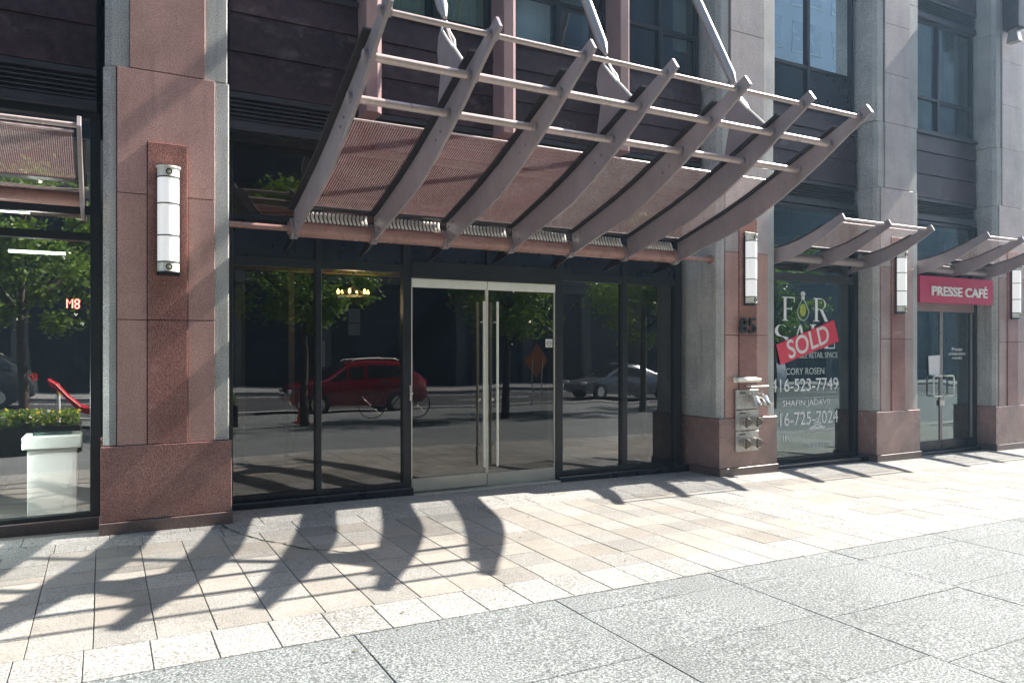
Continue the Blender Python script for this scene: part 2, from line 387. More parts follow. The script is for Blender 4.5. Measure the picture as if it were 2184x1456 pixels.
def text(name, s, x0, x1, z0, z1, y, mat, parent=None, depth=0.002, italic=0, xs=None, shear=0.0, rot=0, bold=0.0):
    cu = bpy.data.curves.new('t', 'FONT'); cu.body = s; cu.extrude = 0.5; cu.offset = bold
    cu.resolution_u = 4
    to = bpy.data.objects.new('t', cu); COL.objects.link(to)
    me = bpy.data.meshes.new_from_object(to.evaluated_get(bpy.context.evaluated_depsgraph_get()))
    bpy.data.objects.remove(to)
    X = [v.co.x for v in me.vertices]; Y = [v.co.y for v in me.vertices]
    a, b, c, d = min(X), max(X), min(Y), max(Y)
    for v in me.vertices:
        u = (v.co.x - a) / (b - a) * (x1 - x0) + x0; w = (v.co.y - c) / (d - c) * (z1 - z0) + z0
        k = y - depth if v.co.z > 0 else y
        if rot:
            cx, cz = (x0 + x1) / 2, (z0 + z1) / 2
            du, dw = u - cx, w - cz
            u, w = cx + du * math.cos(rot) - dw * math.sin(rot), cz + du * math.sin(rot) + dw * math.cos(rot)
        v.co = (u, k, w)
    me.materials.clear(); me.materials.append(M[mat]); me.name = name
    return link(name, me, parent)

def gz(x): return -0.02 - 0.0125 * x
def sl_(x): return -0.0115 * x          # how far the lower courses step down with the street
# ================================================================= GROUND
def sheet(name, x0, x1, y0, y1, dz, mat, kind='structure', dz1=None, nx=1):
    b = MB(); dz1 = dz if dz1 is None else dz1
    b.quad((x0, y0, gz(x0) + dz), (x1, y0, gz(x1) + dz), (x1, y1, gz(x1) + dz1), (x0, y1, gz(x0) + dz1))
    o = b.build(name, mat)
    return tag(o, kind=kind)
CURB_Y = -11.6
def walkz(y): return 0.0 if y > -6 else (y + 6) * 0.014
sheet('ground', -500, 500, -500, 500, -0.6, 'ground')
bed = MB()
for ya, yb in ((2.0, -6.0), (-6.0, CURB_Y)):
    bed.quad((-45, yb, gz(-45) - 0.014 + walkz(yb)), (60, yb, gz(60) - 0.014 + walkz(yb)), (60, ya, gz(60) - 0.014 + walkz(ya)), (-45, ya, gz(-45) - 0.014 + walkz(ya)))
pavement = tag(bed.build('pavement', 'grout'), kind='structure')
footpath = MB().box(0, 0.01, -13, -12.9, -1, -0.99)
_mc = {}
def slab_mesh(w, l, mat, ch=0.003, name='slab'):
    k = (round(w, 3), round(l, 3), mat, ch)
    if k not in _mc:
        b = MB(); x, y = w / 2, l / 2; h = 0.03
        b.v = [(-x, -y, -h), (x, -y, -h), (x, y, -h), (-x, y, -h), (-x, -y, -ch), (x, -y, -ch), (x, y, -ch), (-x, y, -ch),
               (-x + ch, -y + ch, 0), (x - ch, -y + ch, 0), (x - ch, y - ch, 0), (-x + ch, y - ch, 0)]
        b.f = [(8, 9, 10, 11)]
        for i in range(4):
            j = (i + 1) % 4; b.f += [(i, j, 4 + j, 4 + i), (4 + i, 4 + j, 8 + j, 8 + i)]
        _mc[k] = b.mesh(name, mat)
    return _mc[k]
cnt = {}
def lay(name, x0, x1, y0, y1, mat, parent, gap=0.006, jit=0.0012, ch=0.003):
    xc, yc = (x0 + x1) / 2, (y0 + y1) / 2
    o = link(name, slab_mesh(x1 - x0 - gap, abs(y1 - y0) - gap, mat, ch, name), parent,
             (xc, yc, gz(xc) + walkz(yc) + random.uniform(-jit, jit)), (random.uniform(-.0012, .0012) + (0.014 if yc < -6 else 0), 0.0125 + random.uniform(-.0012, .0012), 0))
    cnt[name] = cnt.get(name, 0) + 1
    return o
rows = [-0.53 - 0.3314 * i for i in range(8)]
# paver field A (straight grid)
x = -1.665
while x < 6.0:
    for r in range(7): lay('paver', x, x + 0.323, rows[r + 1], rows[r], 'paver', pavement, random.choice((0.004, 0.005, 0.007)))
    x += 0.323
FA = x
# paver field B (mixed lengths)
for r in range(7):
    x = 7.1
    while x < 11.4:
        w = random.choice((0.323, 0.323, 0.485, 0.646))
        if x + w > 11.3: w = 11.47 - x
        lay('paver', x, x + w, rows[r + 1], rows[r], 'paver', pavement, 0.007); x += w
# pale granite slabs: wall band, kerb-side band, cross strips
x = -2.3
while x < 17: lay('granite_slab', x, x + 0.65, -0.53, -0.20, 'granite', pavement, 0.005); x += 0.65
x = -2.55
while x < 17: lay('granite_slab', x, x + 0.65, -0.20, 0.13, 'granite', pavement, 0.004); x += 0.65
x = -2.05
while x < 12: lay('granite_slab', x, x + 0.326, -3.29, -2.85, 'granite', pavement, random.choice((0.004, 0.006))); x += 0.326
for a, b in ((FA, FA + 0.5), (FA + 0.5, 7.1)):
    for r in range(0, 7, 1): lay('granite_slab', a, b, rows[r + 1], rows[r], 'granite', pavement, 0.003)
far = MB()
def flat(b, x0, x1, y0, y1, dz=0.0):
    b.quad((x0, y0, gz(x0) + dz + walkz(y0)), (x1, y0, gz(x1) + dz + walkz(y0)), (x1, y1, gz(x1) + dz + walkz(y1)), (x0, y1, gz(x0) + dz + walkz(y1)))
flat(far, 12, 45, -3.28, -2.856); flat(far, 11.474, 12.4, -2.848, -0.534); flat(far, 1.09, 7.31, 0.134, 0.70, -0.003)
fg = far.build('granite_band', 'granite', pavement); tag(fg, kind='stuff')
fp = MB()
x = 12.42
while x < 17.5:
    for r in range(7): flat(fp, x + .004, x + 0.42, rows[r + 1] + .004, rows[r] - .004)
    x += 0.424
x = -4.6
while x < -1.7:
    for r in range(7): flat(fp, x + .004, x + 0.319, rows[r + 1] + .004, rows[r] - .004)
    x += 0.3233
tag(fp.build('paver_field', 'paver', pavement), kind='stuff')
# grey aggregate slabs
footway = MB(); flat(footway, -6.9, 20.6, CURB_Y, -6.0, -0.011)
footway = tag(footway.build('footpath', 'grout'), kind='structure')
xe = [-6.99 + 1.38 * i for i in range(20)]
for i in range(19):
    ys = [-3.30, -3.58 - 0.02 * (i % 3)]
    while ys[-1] > -11.0: ys.append(ys[-1] - random.choice((0.70, 0.74, 0.76)))
    ys[-1] = CURB_Y + 0.16
    near = -1 < i < 14
    for j in range(len(ys) - 1):
        lay('concrete_slab', xe[i], xe[i + 1], ys[j + 1], ys[j], 'slab', footway if ys[j] < -5.5 else pavement, 0.006 if i % 1 == 0 else 0.004, 0.0008, 0.003)
fs = MB(); flat(fs, 19.3, 60, -6, -3.29); flat(fs, 19.3, 60, CURB_Y + .16, -6.0); flat(fs, -45, -7.0, -6, 0.2); flat(fs, -45, -7.0, CURB_Y + .16, -6.0)
tag(fs.build('concrete_field', 'slab', pavement), kind='stuff')
# kerb, road, markings, far pavement
RD = -0.21
def long_box(name, y0, y1, d0, d1, mat, x0=-120, x1=120):
    b = MB(); b.v = [(x0, y0, gz(x0) + d0), (x1, y0, gz(x1) + d0), (x1, y1, gz(x1) + d0), (x0, y1, gz(x0) + d0), (x0, y0, gz(x0) + d1), (x1, y0, gz(x1) + d1), (x1, y1, gz(x1) + d1), (x0, y1, gz(x0) + d1)]
    b.f = [(0, 3, 2, 1), (4, 5, 6, 7), (0, 1, 5, 4), (1, 2, 6, 5), (2, 3, 7, 6), (3, 0, 4, 7)]
    return tag(b.build(name, mat, bevel=0.01), kind='structure')
sheet('road', -300, 300, -21.6, CURB_Y - .02, RD, 'asphalt')
long_box('kerb', CURB_Y, CURB_Y + 0.155, -0.5, -0.077, 'granite')
long_box('kerb', -21.75, -21.6, -0.5, -0.08, 'granite')
sheet('pavement', -300, 300, -26, -21.75, -0.085, 'granite')
mk = MB()
def strip(b, x0, x1, y0, y1, dz): b.quad((x0, y0, gz(x0) + dz), (x1, y0, gz(x1) + dz), (x1, y1, gz(x1) + dz), (x0, y1, gz(x0) + dz))
gut = MB(); strip(gut, -120, 120, -12.0, CURB_Y - .02, RD + 0.004)
tag(gut.build('gutter', 'granite'), kind='structure')
for k in range(-12, 16): strip(mk, k * 6, k * 6 + 3, -17.35, -17.23, RD + 0.004)
for yy in (-14.25, -12.75, -20.3): strip(mk, -110, 110, yy - .06, yy + .06, RD + 0.004)
tag(mk.build('road_marking', 'marking'), kind='structure')
# leaf litter and grit gathered along the wall and in the joints
lf = MB(); rl_ = random.Random(21)
for k in range(260):
    if k % 3: lx = rl_.uniform(-2, 15); ly = -abs(rl_.gauss(0, .10)) - .06
    else: lx = rl_.uniform(-2, 13); ly = rl_.uniform(-5.5, .1)
    if 1.1 < lx < 7.3 and k % 3: ly += rl_.choice((0, .5))
    a_ = rl_.uniform(0, 6.28); L_ = rl_.uniform(.006, .02); w_ = L_ * .5; z_ = gz(lx) + .004
    c_, s_ = math.cos(a_), math.sin(a_)
    lf.quad((lx - c_ * L_, ly - s_ * L_, z_), (lx + s_ * w_, ly - c_ * w_, z_ + .004), (lx + c_ * L_, ly + s_ * L_, z_ + .001), (lx - s_ * w_, ly + c_ * w_, z_ + .005))
tag(lf.build('leaf_litter', 'litter'), 'scattered dry leaf bits and grit on the paving', kind='stuff')
# tar-filled crack
ck = MB(); raw = [(0.98, -0.10), (1.06, -0.42), (1.12, -0.60), (1.22, -0.82), (1.34, -1.0), (1.44, -1.2), (1.5, -1.3), (1.62, -1.38), (1.72, -1.5), (1.80, -1.56)]
rk = random.Random(5); pts = []
for (a, b), (c, d) in zip(raw, raw[1:]):
    for k in range(5): pts.append((a + (c - a) * k / 5 + rk.uniform(-.008, .008), b + (d - b) * k / 5 + rk.uniform(-.008, .008), rk.uniform(.002, .013)))
for (a, b, w0), (c, d, w1) in zip(pts, pts[1:]):
    ck.v += [(a - w0 * .8, b - w0, gz(a) + .0035), (a + w0 * .8, b + w0, gz(a) + .0035), (c + w1 * .8, d + w1, gz(c) + .0035), (c - w1 * .8, d - w1, gz(c) + .0035)]
    n = len(ck.v) - 4; ck.f.append((n, n + 3, n + 2, n + 1))
ckp = ck.build('tar_seam', 'tar'); tag(ckp, kind='structure')

# ================================================================= BUILDING
bld = empty('office_building', 'brown and grey granite building filling the near side with pillars, dark panels and shopfronts', 'building', (0, 0, 0))
PX = [-3.31, -0.02, 7.32, 10.62, 13.9, 17.19]
PW = 1.10
BAYS = [(-2.21, -0.02, 0.40), (1.08, 7.32, 0.65), (8.42, 10.62, 0.35), (11.72, 13.9, 0.35), (15.0, 17.19, 0.35)]
TOP = 11.3
def vblock(name, mat, parent, poly, z0, z1, bevel=0.004):
    return MB().prism(poly, 'z', z0, z1).build(name, mat, parent, bevel)
for pi, x0 in enumerate(PX):
    g = gz(x0 + .5); s = sl_(x0)
    core = MB().box(x0 + .06, x0 + PW - .06, 0.05, 0.95, g - .3, TOP - .2).build('pillar', 'core', bld)
    B = lambda nm, mt, a, b, ya, yb, za, zb, bv=0.004: MB().box(x0 + a, x0 + b, ya, yb, za, zb).build(nm, mt, core, bv)
    zb = g + 0.785
    B('plinth_stone', 'plinth', -.012, PW + .012, -.055, .9, g - .2, g + .11, .006)
    B('base_panel', 'redpol' if pi < 2 else 'redmidpol', 0, PW, -.035, .92, g + .113, zb, .006)
    z3, z2, zc, z4 = 3.03 + s, 1.89 + s, 3.52 + s, 4.16
    # grey side stones with a chamfer on the outer front edge
    for (za, zbb, wL) in ((zb + .004, z4 - .003, .105), (z4 + .003, 5.2, .195), (5.206, 7.2, .195), (7.206, 9.2, .195), (9.206, TOP, .195)):
        e = 0.02 if wL < .15 else (0.035 if za < 5 else 0.008)
        wR = .13 if wL < .15 else .215
        L = [(x0 + e, .92), (x0 + e, .055), (x0 + e + .05, .0), (x0 + e + wL, .0), (x0 + e + wL, .3), (x0 + .3, .92)]
        Rr = [(x0 + PW - e, .92), (x0 + PW - .3, .92), (x0 + PW - wR - e, .3), (x0 + PW - wR - e, .0), (x0 + PW - e - .008, .0), (x0 + PW - e, .008)]
        vblock('grey_stone', 'grey', core, L, za, zbb); vblock('grey_stone', 'grey', core, Rr[::-1], za, zbb)
    rl = 'red' if pi < 3 else 'redmid'; ru = 'red' if pi < 2 else 'redpale'  # farther pillars take greyer stone, veil put into the colour
    # red panels, lower shaft
    yr = -.014
    for a, b in ((.132, .372), (.716, .950)):
        for za, zbb in ((zb + .004, z2), (z2 + .007, z3)):
            B('granite_panel', rl, a, b, yr, .2, za, zbb)
    n_ = [(x0 + .132, z3 + .007), (x0 + .372, z3 + .007), (x0 + .372, zc), (x0 + .716, zc), (x0 + .716, z3 + .007), (x0 + .950, z3 + .007), (x0 + .950, z4), (x0 + .132, z4)]
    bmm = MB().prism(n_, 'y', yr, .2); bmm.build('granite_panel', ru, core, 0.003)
    for za, zbb in ((zb + .004, z2), (z2 + .007, zc - .006)):
        B('granite_panel', 'redpol', .378, .710, -.032, .2, za, zbb)
    zz = [4.166, 5.2, 5.985, 6.77, 7.56, 8.35, 9.14, 9.93, 10.72, TOP]
    for k in range(len(zz) - 1):
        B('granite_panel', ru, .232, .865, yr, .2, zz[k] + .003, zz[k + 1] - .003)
# roof slab / parapet and body behind
MB().box(PX[0], PX[-1] + PW, .9, 14, TOP - .2, TOP + .4).build('roof', 'core', bld)
MB().box(PX[0] + .02, PX[-1] + PW - .02, .06, .9, TOP + .003, TOP + .6).build('parapet', 'grey', bld, .01)

def spandrels(x0, x1, zbase, yf, parent, n=1, extra=0.0):
    back = MB().box(x0, x1, yf + .05, yf + .2, zbase - .3, zbase + 1.12).build('spandrel', 'frame', parent)
    zs = [zbase, zbase + .40, zbase + .79, zbase + 1.09]
    w = (x1 - x0) / n
    for k in range(3):
        for j in range(n):
            a, b = x0 + j * w + .004, x0 + (j + 1) * w - .004
            za, zb = zs[k] + .004, zs[k + 1] - .003
            poly = [(yf + .045, za), (yf - .012, za), (yf + .006, zb), (yf + .045, zb)]
            MB().prism(poly, 'x', a, b).build('panel', 'spandrel', back, .003)
    # louvre below
    MB().box(x0, x1, yf - .01, yf + .05, zbase - .06, zbase - .004).build('louvre_frame', 'louvre', back, .004)
    MB().box(x0, x1, yf - .01, yf + .05, zbase - .38, zbase - .29).build('louvre_frame', 'louvre', back, .004)
    for k in range(5):
        z = zbase - .275 + k * .043
        MB().prism([(yf + .045, z + .034), (yf + .004, z), (yf, z + .006), (yf + .041, z + .042)], 'x', x0 + .01, x1 - .01).build('slat', 'louvre', back)
    MB().box(x0, x1, yf - .03, yf + .05, zs[3] + .002, zs[3] + .055).build('sill', 'louvre', back, .004)
    return back
def upper_window(x0, x1, z0, z1, yf, parent, inside='blind', seed=0):
    xm = (x0 + x1) / 2; t = .045; zt = z0 + .56
    f = MB()
    f.box(x0, x0 + t, yf, yf + .07, z0, z1).box(x1 - t, x1, yf, yf + .07, z0, z1)
    f.box(x0 + t, x1 - t, yf, yf + .07, z0, z0 + t).box(x0 + t, x1 - t, yf, yf + .07, z1 - t, z1)
    f.box(xm - .03, xm + .03, yf - .004, yf + .07, z0 + t, z1 - t)
    f.box(x0 + t, xm - .03, yf + .001, yf + .07, zt, zt + .05).box(xm + .03, x1 - t, yf + .001, yf + .07, zt, zt + .05)
    fr = f.build('window', 'frame', parent, .003)
    gl = []
    for a, b in ((x0 + t, xm - .03), (xm + .03, x1 - t)):
        for c, d in ((z0 + t, zt), (zt + .05, z1 - t)):
            if inside == 'solid' and c < zt and a > xm:
                MB().box(a, b, yf + .035, yf + .05, c, d).build('panel', 'header', fr)
            else:
                MB().quad((a, yf + .04, c), (b, yf + .04, c), (b, yf + .04, d), (a, yf + .04, d)).build('pane', 'glassU', fr)
    # inner sash on one side
    a, b = xm + .035, x1 - t - .005
    s = MB()
    for q in ((a, a + .025, z0 + t, zt), (b - .025, b, z0 + t, zt), (a + .025, b - .025, z0 + t, z0 + t + .025), (a + .025, b - .025, zt - .025, zt)):
        s.box(q[0], q[1], yf + .012, yf + .034, q[2], q[3])
    if inside != 'solid': s.build('sash', 'louvre', fr)
    # things hanging behind the panes
    rn = random.Random(seed)
    def cloth(a, b, zlo, zhi, mat, fold=.035, step=.03):
        c = MB(); n = max(4, int((b - a) / step)); o = 0
        for i in range(n + 1):
            xx = a + (b - a) * i / n; yy = yf + .10 + (fold if i % 2 else 0) + rn.uniform(-.01, .01)
            c.v += [(xx, yy, zlo), (xx, yy, zhi)]
            if i: c.f.append((2 * i - 2, 2 * i, 2 * i + 1, 2 * i - 1))
        return c.build('curtain' if mat == 'curtain' else 'blind', mat, fr)
    if inside == 'curtain':
        cloth(x0 + .06, xm - .08, z0, z1, 'curtain', .05, .06); cloth(xm + .02, x1 - .05, z0, z1, 'curtain', .05, .05)
    elif inside == 'blind':
        cloth(x0 + .08, xm - .05, z0 + .05, z1, 'blind', .004, .1)
        cloth(xm + .05, x1 - .25, z0 + .6, z1, 'blind', .03, .07)
    elif inside == 'solid':
        cloth(xm + .25, x1 - .3, zt + .05, z1, 'blind', .01, .09)
    else:
        cloth(xm + .3, x1 - .12, z0 + .4, z1, 'blind', .004, .12)
    return fr
def room(x0, x1, y0, y1, z0, z1, parent, wall='roomd', floor='roomf', ceil='room'):
    r = MB()
    r.quad((x0, y1, z0), (x1, y1, z0), (x1, y1, z1), (x0, y1, z1)); r.quad((x0, y0, z0), (x0, y1, z0), (x0, y1, z1), (x0, y0, z1)); r.quad((x1, y0, z0), (x1, y1, z0), (x1, y1, z1), (x1, y0, z1))
    w = r.build('interior_wall', wall, parent)
    MB().quad((x0, y0, z0), (x1, y0, z0), (x1, y1, z0), (x0, y1, z0)).build('interior_floor', floor, parent)
    MB().quad((x0, y0, z1), (x1, y0, z1), (x1, y1, z1), (x0, y1, z1)).build('interior_ceiling', ceil, parent)
    return w
insides = {0: 'plainw', 2: 'solid', 3: 'blind', 4: 'plainw'}
YU = .30
for bi, (a, b, yg) in enumerate(BAYS):
    for fl, zb in enumerate((4.2, 7.65)):
        if bi == 1:
            pxs = [2.42, 4.05, 5.71]
            segs = [(1.10, 2.42), (2.62, 4.06), (4.25, 5.72), (5.92, 7.30)]
            kinds = ['plainw', 'curtain', 'blind', 'plainw']
            for (c, d), kk in zip(segs, kinds):
                spandrels(c, d, zb, YU, bld)
                upper_window(c + .01, d - .01, zb + 1.15, zb + 3.07, YU + .04, bld, kk, int(c * 10) + fl)
        else:
            spandrels(a + .03, b - .03, zb, YU, bld, 1)
            upper_window(a + .06, b - .06, zb + 1.15, zb + 3.07, YU + .04, bld, insides[bi], bi * 3 + fl)
        MB().box(a + .02, b - .02, YU + .35, YU + .45, zb - .38, zb + 1.2).build('backing_wall', 'black', bld)
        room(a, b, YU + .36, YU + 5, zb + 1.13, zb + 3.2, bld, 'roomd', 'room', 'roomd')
    MB().box(a, b, .36, 1.0, 3.80, 3.82).build('soffit', 'black', bld)
for x in (2.42, 4.05, 5.71):
    poly = [(x, .42), (x, .02), (x + .125, .02), (x + .19, .085), (x + .19, .42)]
    MB().prism(poly, 'z', 4.12, TOP - .2).build('mullion_post', 'post', bld, .004)

# ---- entrance shopfront (bay 1)
yf = .62
def framebox(lst, name, mat, parent, bev=.004):
    b = MB()
    for q in lst: b.box(*q)
    return b.build(name, mat, parent, bev)
def gg(x): return gz(x)
entr = MB().box(1.10, 7.24, yf + .006, yf + .09, 2.985, 3.05).build('entrance_front', 'frame', bld, .004)
for xa, xb in ((1.10, 1.185), (2.04, 2.105), (3.05, 3.15), (5.13, 5.235), (6.19, 6.275), (7.115, 7.24)):
    MB().box(xa, xb, yf, yf + .10, gz(xa) - .05, 3.80).build('mullion', 'frame', entr, .004)
for xa, xb in ((1.185, 2.04), (2.105, 3.05), (5.235, 6.19), (6.275, 7.115)):
    g = gz((xa + xb) / 2)
    MB().box(xa, xb, yf + .004, yf + .09, 2.505, 2.60).build('transom_bar', 'frame', entr, .003)
    MB().box(xa, xb, yf + .004, yf + .09, g + .075, g + .125).build('bottom_rail', 'frame', entr, .003)
    MB().quad((xa, yf + .05, g + .125), (xb, yf + .05, g + .125), (xb, yf + .05, 2.505), (xa, yf + .05, 2.505)).build('glass_pane', 'glassA', entr)
    MB().box(xa, xb, yf + .03, yf + .05, 2.60, 2.985).build('header_panel', 'header', entr, .003)
    MB().quad((xa, yf + .05, 3.05), (xb, yf + .05, 3.05), (xb, yf + .05, 3.80), (xa, yf + .05, 3.80)).build('glass_pane', 'glassT', entr)
MB().box(3.15, 5.13, yf + .03, yf + .05, 2.65, 2.985).build('header_panel', 'header', entr, .003)
MB().box(4.13, 4.17, yf + .003, yf + .09, 2.65, 3.80).build('mullion', 'frame', entr, .003)
MB().quad((3.15, yf + .05, 3.05), (5.13, yf + .05, 3.05), (5.13, yf + .05, 3.80), (3.15, yf + .05, 3.80)).build('glass_pane', 'glassT', entr)
MB().box(3.15, 5.13, yf - .01, yf + .09, 2.455, 2.65).build('door_header', 'black', entr, .005)
for xa, xb in ((1.09, 3.15), (5.13, 7.3)):
    g = gz((xa + xb) / 2); MB().box(xa, xb, yf - .08, yf + .1, g - .1, g + .075).build('stone_sill', 'header', entr, .01)
MB().box(3.152, 5.128, yf - .12, yf + .1, gz(4.1) - .1, gz(4.1) + .012).build('threshold', 'steel', entr, .003)
for k, (xa, xb) in enumerate(((3.156, 4.138), (4.146, 5.126))):
    g = gz((xa + xb) / 2)
    d = MB().box(xa, xb, yf + .01, yf + .055, 2.345, 2.45).build('entrance_door', 'steelm', bld, .003)
    MB().box(xa, xb, yf + .012, yf + .055, g + .02, g + .175).build('bottom_rail', 'steel', d, .003)
    MB().quad((xa + .012, yf + .035, g + .175), (xb - .012, yf + .035, g + .175), (xb - .012, yf + .035, 2.345), (xa + .012, yf + .035, 2.345)).build('glass_pane', 'glassD', d)
    for u in ((xa, xa + .012), (xb - .012, xb)):
        MB().box(u[0], u[1], yf + .02, yf + .05, g + .176, 2.344).build('stile', 'steelm', d)
    hx = xb - .075 if k == 0 else xa + .1
    h = MB().tube([(hx, yf - .06, .19), (hx, yf - .06, 2.20)], .016, 12)
    for z in (.45, 1.95): h.tube([(hx, yf - .06, z), (hx, yf + .03, z)], .009, 8)
    h.tube([(hx, yf + .11, .19), (hx, yf + .11, 2.20)], .016, 12)
    h.build('pull_handle', 'steelm', d, 0, True)
    MB().tube([(hx - .02, yf + .035, 1.0), (hx - .02, yf + .028, 1.0)], .02, 12).build('lock', 'chrome', d)
dl = MB().box(3.125, 3.155, yf - .012, yf, 1.02, 1.2)
dl.tube([(3.14, yf - .012, 1.11), (3.14, yf - .03, 1.11)], .02, 12).build('door_lock', 'chrome', entr)
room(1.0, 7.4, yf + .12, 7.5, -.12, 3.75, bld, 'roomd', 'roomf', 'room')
# interior pieces of the lobby
lw = MB().box(1.5, 1.62, 2.6, 6.5, -.1, 3.7).box(6.75, 6.85, yf + .3, 3.5, -.15, 3.7)
lw.build('interior_wall', 'room', bld)
for q in ((2.3, 2.38, 3.2), (5.6, 5.68, 3.8)):
    MB().box(q[0], q[1], q[2], q[2] + .3, -.1, 3.7).build('interior_column', 'room', bld)
MB().box(1.3, 7.0, 2.2, 2.35, 2.62, 3.7).build('interior_beam', 'wood', bld)
# ---- left shop (bay 0)
a, b, yg = BAYS[0]
shopL = MB().box(a, b, yg - .05, yg + .05, 3.75, 3.80).build('shopfront', 'frame', bld, .004)
for q in ((a, a + .08), (b - .085, b)): MB().box(q[0], q[1], yg - .05, yg + .05, gz(0) - .05, 3.749).build('mullion', 'frame', shopL, .004)
for q in ((2.625, 2.70), (2.865, 2.945)):
    MB().box(a + .08, b - .085, yg - .048, yg + .045, *q).build('transom_bar', 'frame', shopL, .003)
MB().box(a, b, yg - .09, yg + .05, gz(0) - .05, gz(0) + .10).build('stone_sill', 'plinth', shopL, .006)
MB().box(a + .08, b - .085, yg - .045, yg + .045, gz(0) + .10, gz(0) + .14).build('bottom_rail', 'frame', shopL, .003)
for z0, z1 in ((.12, 2.625), (2.70, 2.865), (2.945, 3.80)):
    MB().quad((a + .08, yg, z0), (b - .085, yg, z0), (b - .085, yg, z1), (a + .08, yg, z1)).build('glass_pane', 'glassL', shopL)
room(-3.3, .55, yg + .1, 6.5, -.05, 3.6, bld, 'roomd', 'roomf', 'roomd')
# ---- bays 2 and 4: glazed shops
for bi in (2, 4):
    a, b, yg = BAYS[bi]; g = gz((a + b) / 2)
    sh = MB().box(a + .01, b - .01, yg - .06, yg + .04, 3.75, 3.80).build('shopfront', 'frame', bld, .004)
    for q in ((a + .01, a + .06), (b - .10, b - .01)): MB().box(q[0], q[1], yg - .06, yg + .04, g - .05, 3.749).build('mullion', 'frame', sh, .004)
    MB().box(a, b, .10, yg + .05, g - .1, g + .06).build('stone_sill', 'header', sh, .01)
    MB().box(a + .06, b - .1, yg - .05, yg + .04, g + .06, g + .12).build('bottom_rail', 'frame', sh, .003)
    MB().box(a + .06, b - .1, yg - .05, yg + .04, 2.64, 2.76).build('transom_bar', 'louvre', sh, .003)
    MB().quad((a + .06, yg, g + .12), (b - .1, yg, g + .12), (b - .1, yg, 2.64), (a + .06, yg, 2.64)).build('glass_pane', 'glassB', sh)
    MB().quad((a + .06, yg, 2.76), (b - .1, yg, 2.76), (b - .1, yg, 3.80), (a + .06, yg, 3.80)).build('glass_pane', 'glassB', sh)
    room(a - .5, b + .5, yg + .1, 5, g + .02, 3.7, bld, 'roomd', 'roomf', 'roomd')
# ---- bay 3: cafe doors
a, b, yg = BAYS[3]; g = gz(12.8)
cf = MB().box(a + .01, b - .01, yg - .06, yg + .06, 3.75, 3.80).build('shopfront', 'frame', bld, .004)
for q in ((a + .01, a + .09), (b - .08, b - .01)): MB().box(q[0], q[1], yg - .06, yg + .06, g - .05, 3.749).build('mullion', 'frame', cf, .004)
MB().box(a + .09, b - .08, yg - .05, yg + .05, 2.26, 2.42).build('transom_bar', 'post', cf, .003)
MB().quad((a + .09, yg, 2.42), (b - .08, yg, 2.42), (b - .08, yg, 3.80), (a + .09, yg, 3.80)).build('glass_pane', 'glassB', cf)
MB().box(a, b, yg - .14, yg + .08, g - .1, g + .03).build('threshold', 'louvre', cf, .008)
for k, (xa, xb) in enumerate(((a + .095, 12.885), (12.895, b - .085))):
    d = MB().box(xa, xb, yg - .02, yg + .02, g + .04, g + .2).build('cafe_door', 'header', bld, .003)
    for u in ((xa, xa + .03), (xb - .03, xb)): MB().box(u[0], u[1], yg - .018, yg + .02, g + .2, 2.255).build('stile', 'tube', d, .002)
    MB().quad((xa + .03, yg, g + .2), (xb - .03, yg, g + .2), (xb - .03, yg, 2.255), (xa + .03, yg, 2.255)).build('glass_pane', 'glassB', d)
    hx = xb - .06 if k == 0 else xa + .06; sgn = -1 if k == 0 else 1
    for yy in (-.06, .06):
        MB().tube([(hx, yg + yy * .3, 1.14), (hx, yg + yy, 1.14), (hx + sgn * .2, yg + yy, 1.14), (hx + sgn * .23, yg + yy, 1.11), (hx + sgn * .23, yg + yy, .82), (hx + sgn * .2, yg + yy, .79), (hx, yg + yy, .79), (hx, yg + yy * .3, .79)], .014, 8).build('pull_handle', 'steelm', d, 0, True)
    MB().box(xb - .06 if k == 0 else xa, xb if k == 0 else xa + .06, yg - .035, yg - .018, .62, .72).build('lock_case', 'chrome', d, .003)
room(a - .5, b + .5, yg + .12, 5, g + .02, 3.7, bld, 'roomd', 'roomf', 'roomd')
# infill of the building behind, sides and back
bk = MB(); bk.box(PX[0] + .02, PX[0] + .04, .9, 14, -.4, TOP).box(PX[-1] + PW - .04, PX[-1] + PW - .02, .9, 14, -.7, TOP).box(PX[0] + .05, PX[-1] + PW - .05, 13.9, 14, -.7, TOP)
bk.build('outer_wall', 'red', bld)

# ================================================================= BIG CANOPY
can = empty('entrance_canopy', 'large curved steel canopy with seven ribs, rails and mesh hanging over the entrance doors', 'canopy', (4.19, 0.15, 2.83))
def local(o, off): return o
low = [(.06, 2.77), (-.15, 2.825), (-.4, 2.895), (-.8, 2.985), (-1.2, 3.10), (-1.6, 3.275), (-1.9, 3.43), (-2.2, 3.60), (-2.5, 3.79), (-2.80, 3.965)]
upp = [(-2.735, 4.06), (-2.5, 3.955), (-2.2, 3.83), (-1.9, 3.70), (-1.6, 3.575), (-1.2, 3.41), (-.8, 3.27), (-.4, 3.15), (-.1, 3.06), (.06, 3.02)]
XR = [1.70 + .83 * i for i in range(7)]
OC = Vector((4.19, 0.15, 2.83))
def rib_mesh(lo, up, th, name='rib', mat='canopy'):
    b = MB(); n = 14
    def interp(c, y):
        c = sorted(c)
        for i in range(len(c) - 1):
            if c[i][0] <= y <= c[i + 1][0]:
                f = (y - c[i][0]) / (c[i + 1][0] - c[i][0]); return c[i][1] + f * (c[i + 1][1] - c[i][1])
        return c[0][1] if y < c[0][0] else c[-1][1]
    poly = list(lo) + list(up)
    b.prism(poly, 'x', -th / 2, th / 2)
    return b, interp
rb, interp = rib_mesh(low, upp, .03)
rme = rb.mesh('rib', 'canopy', .003)
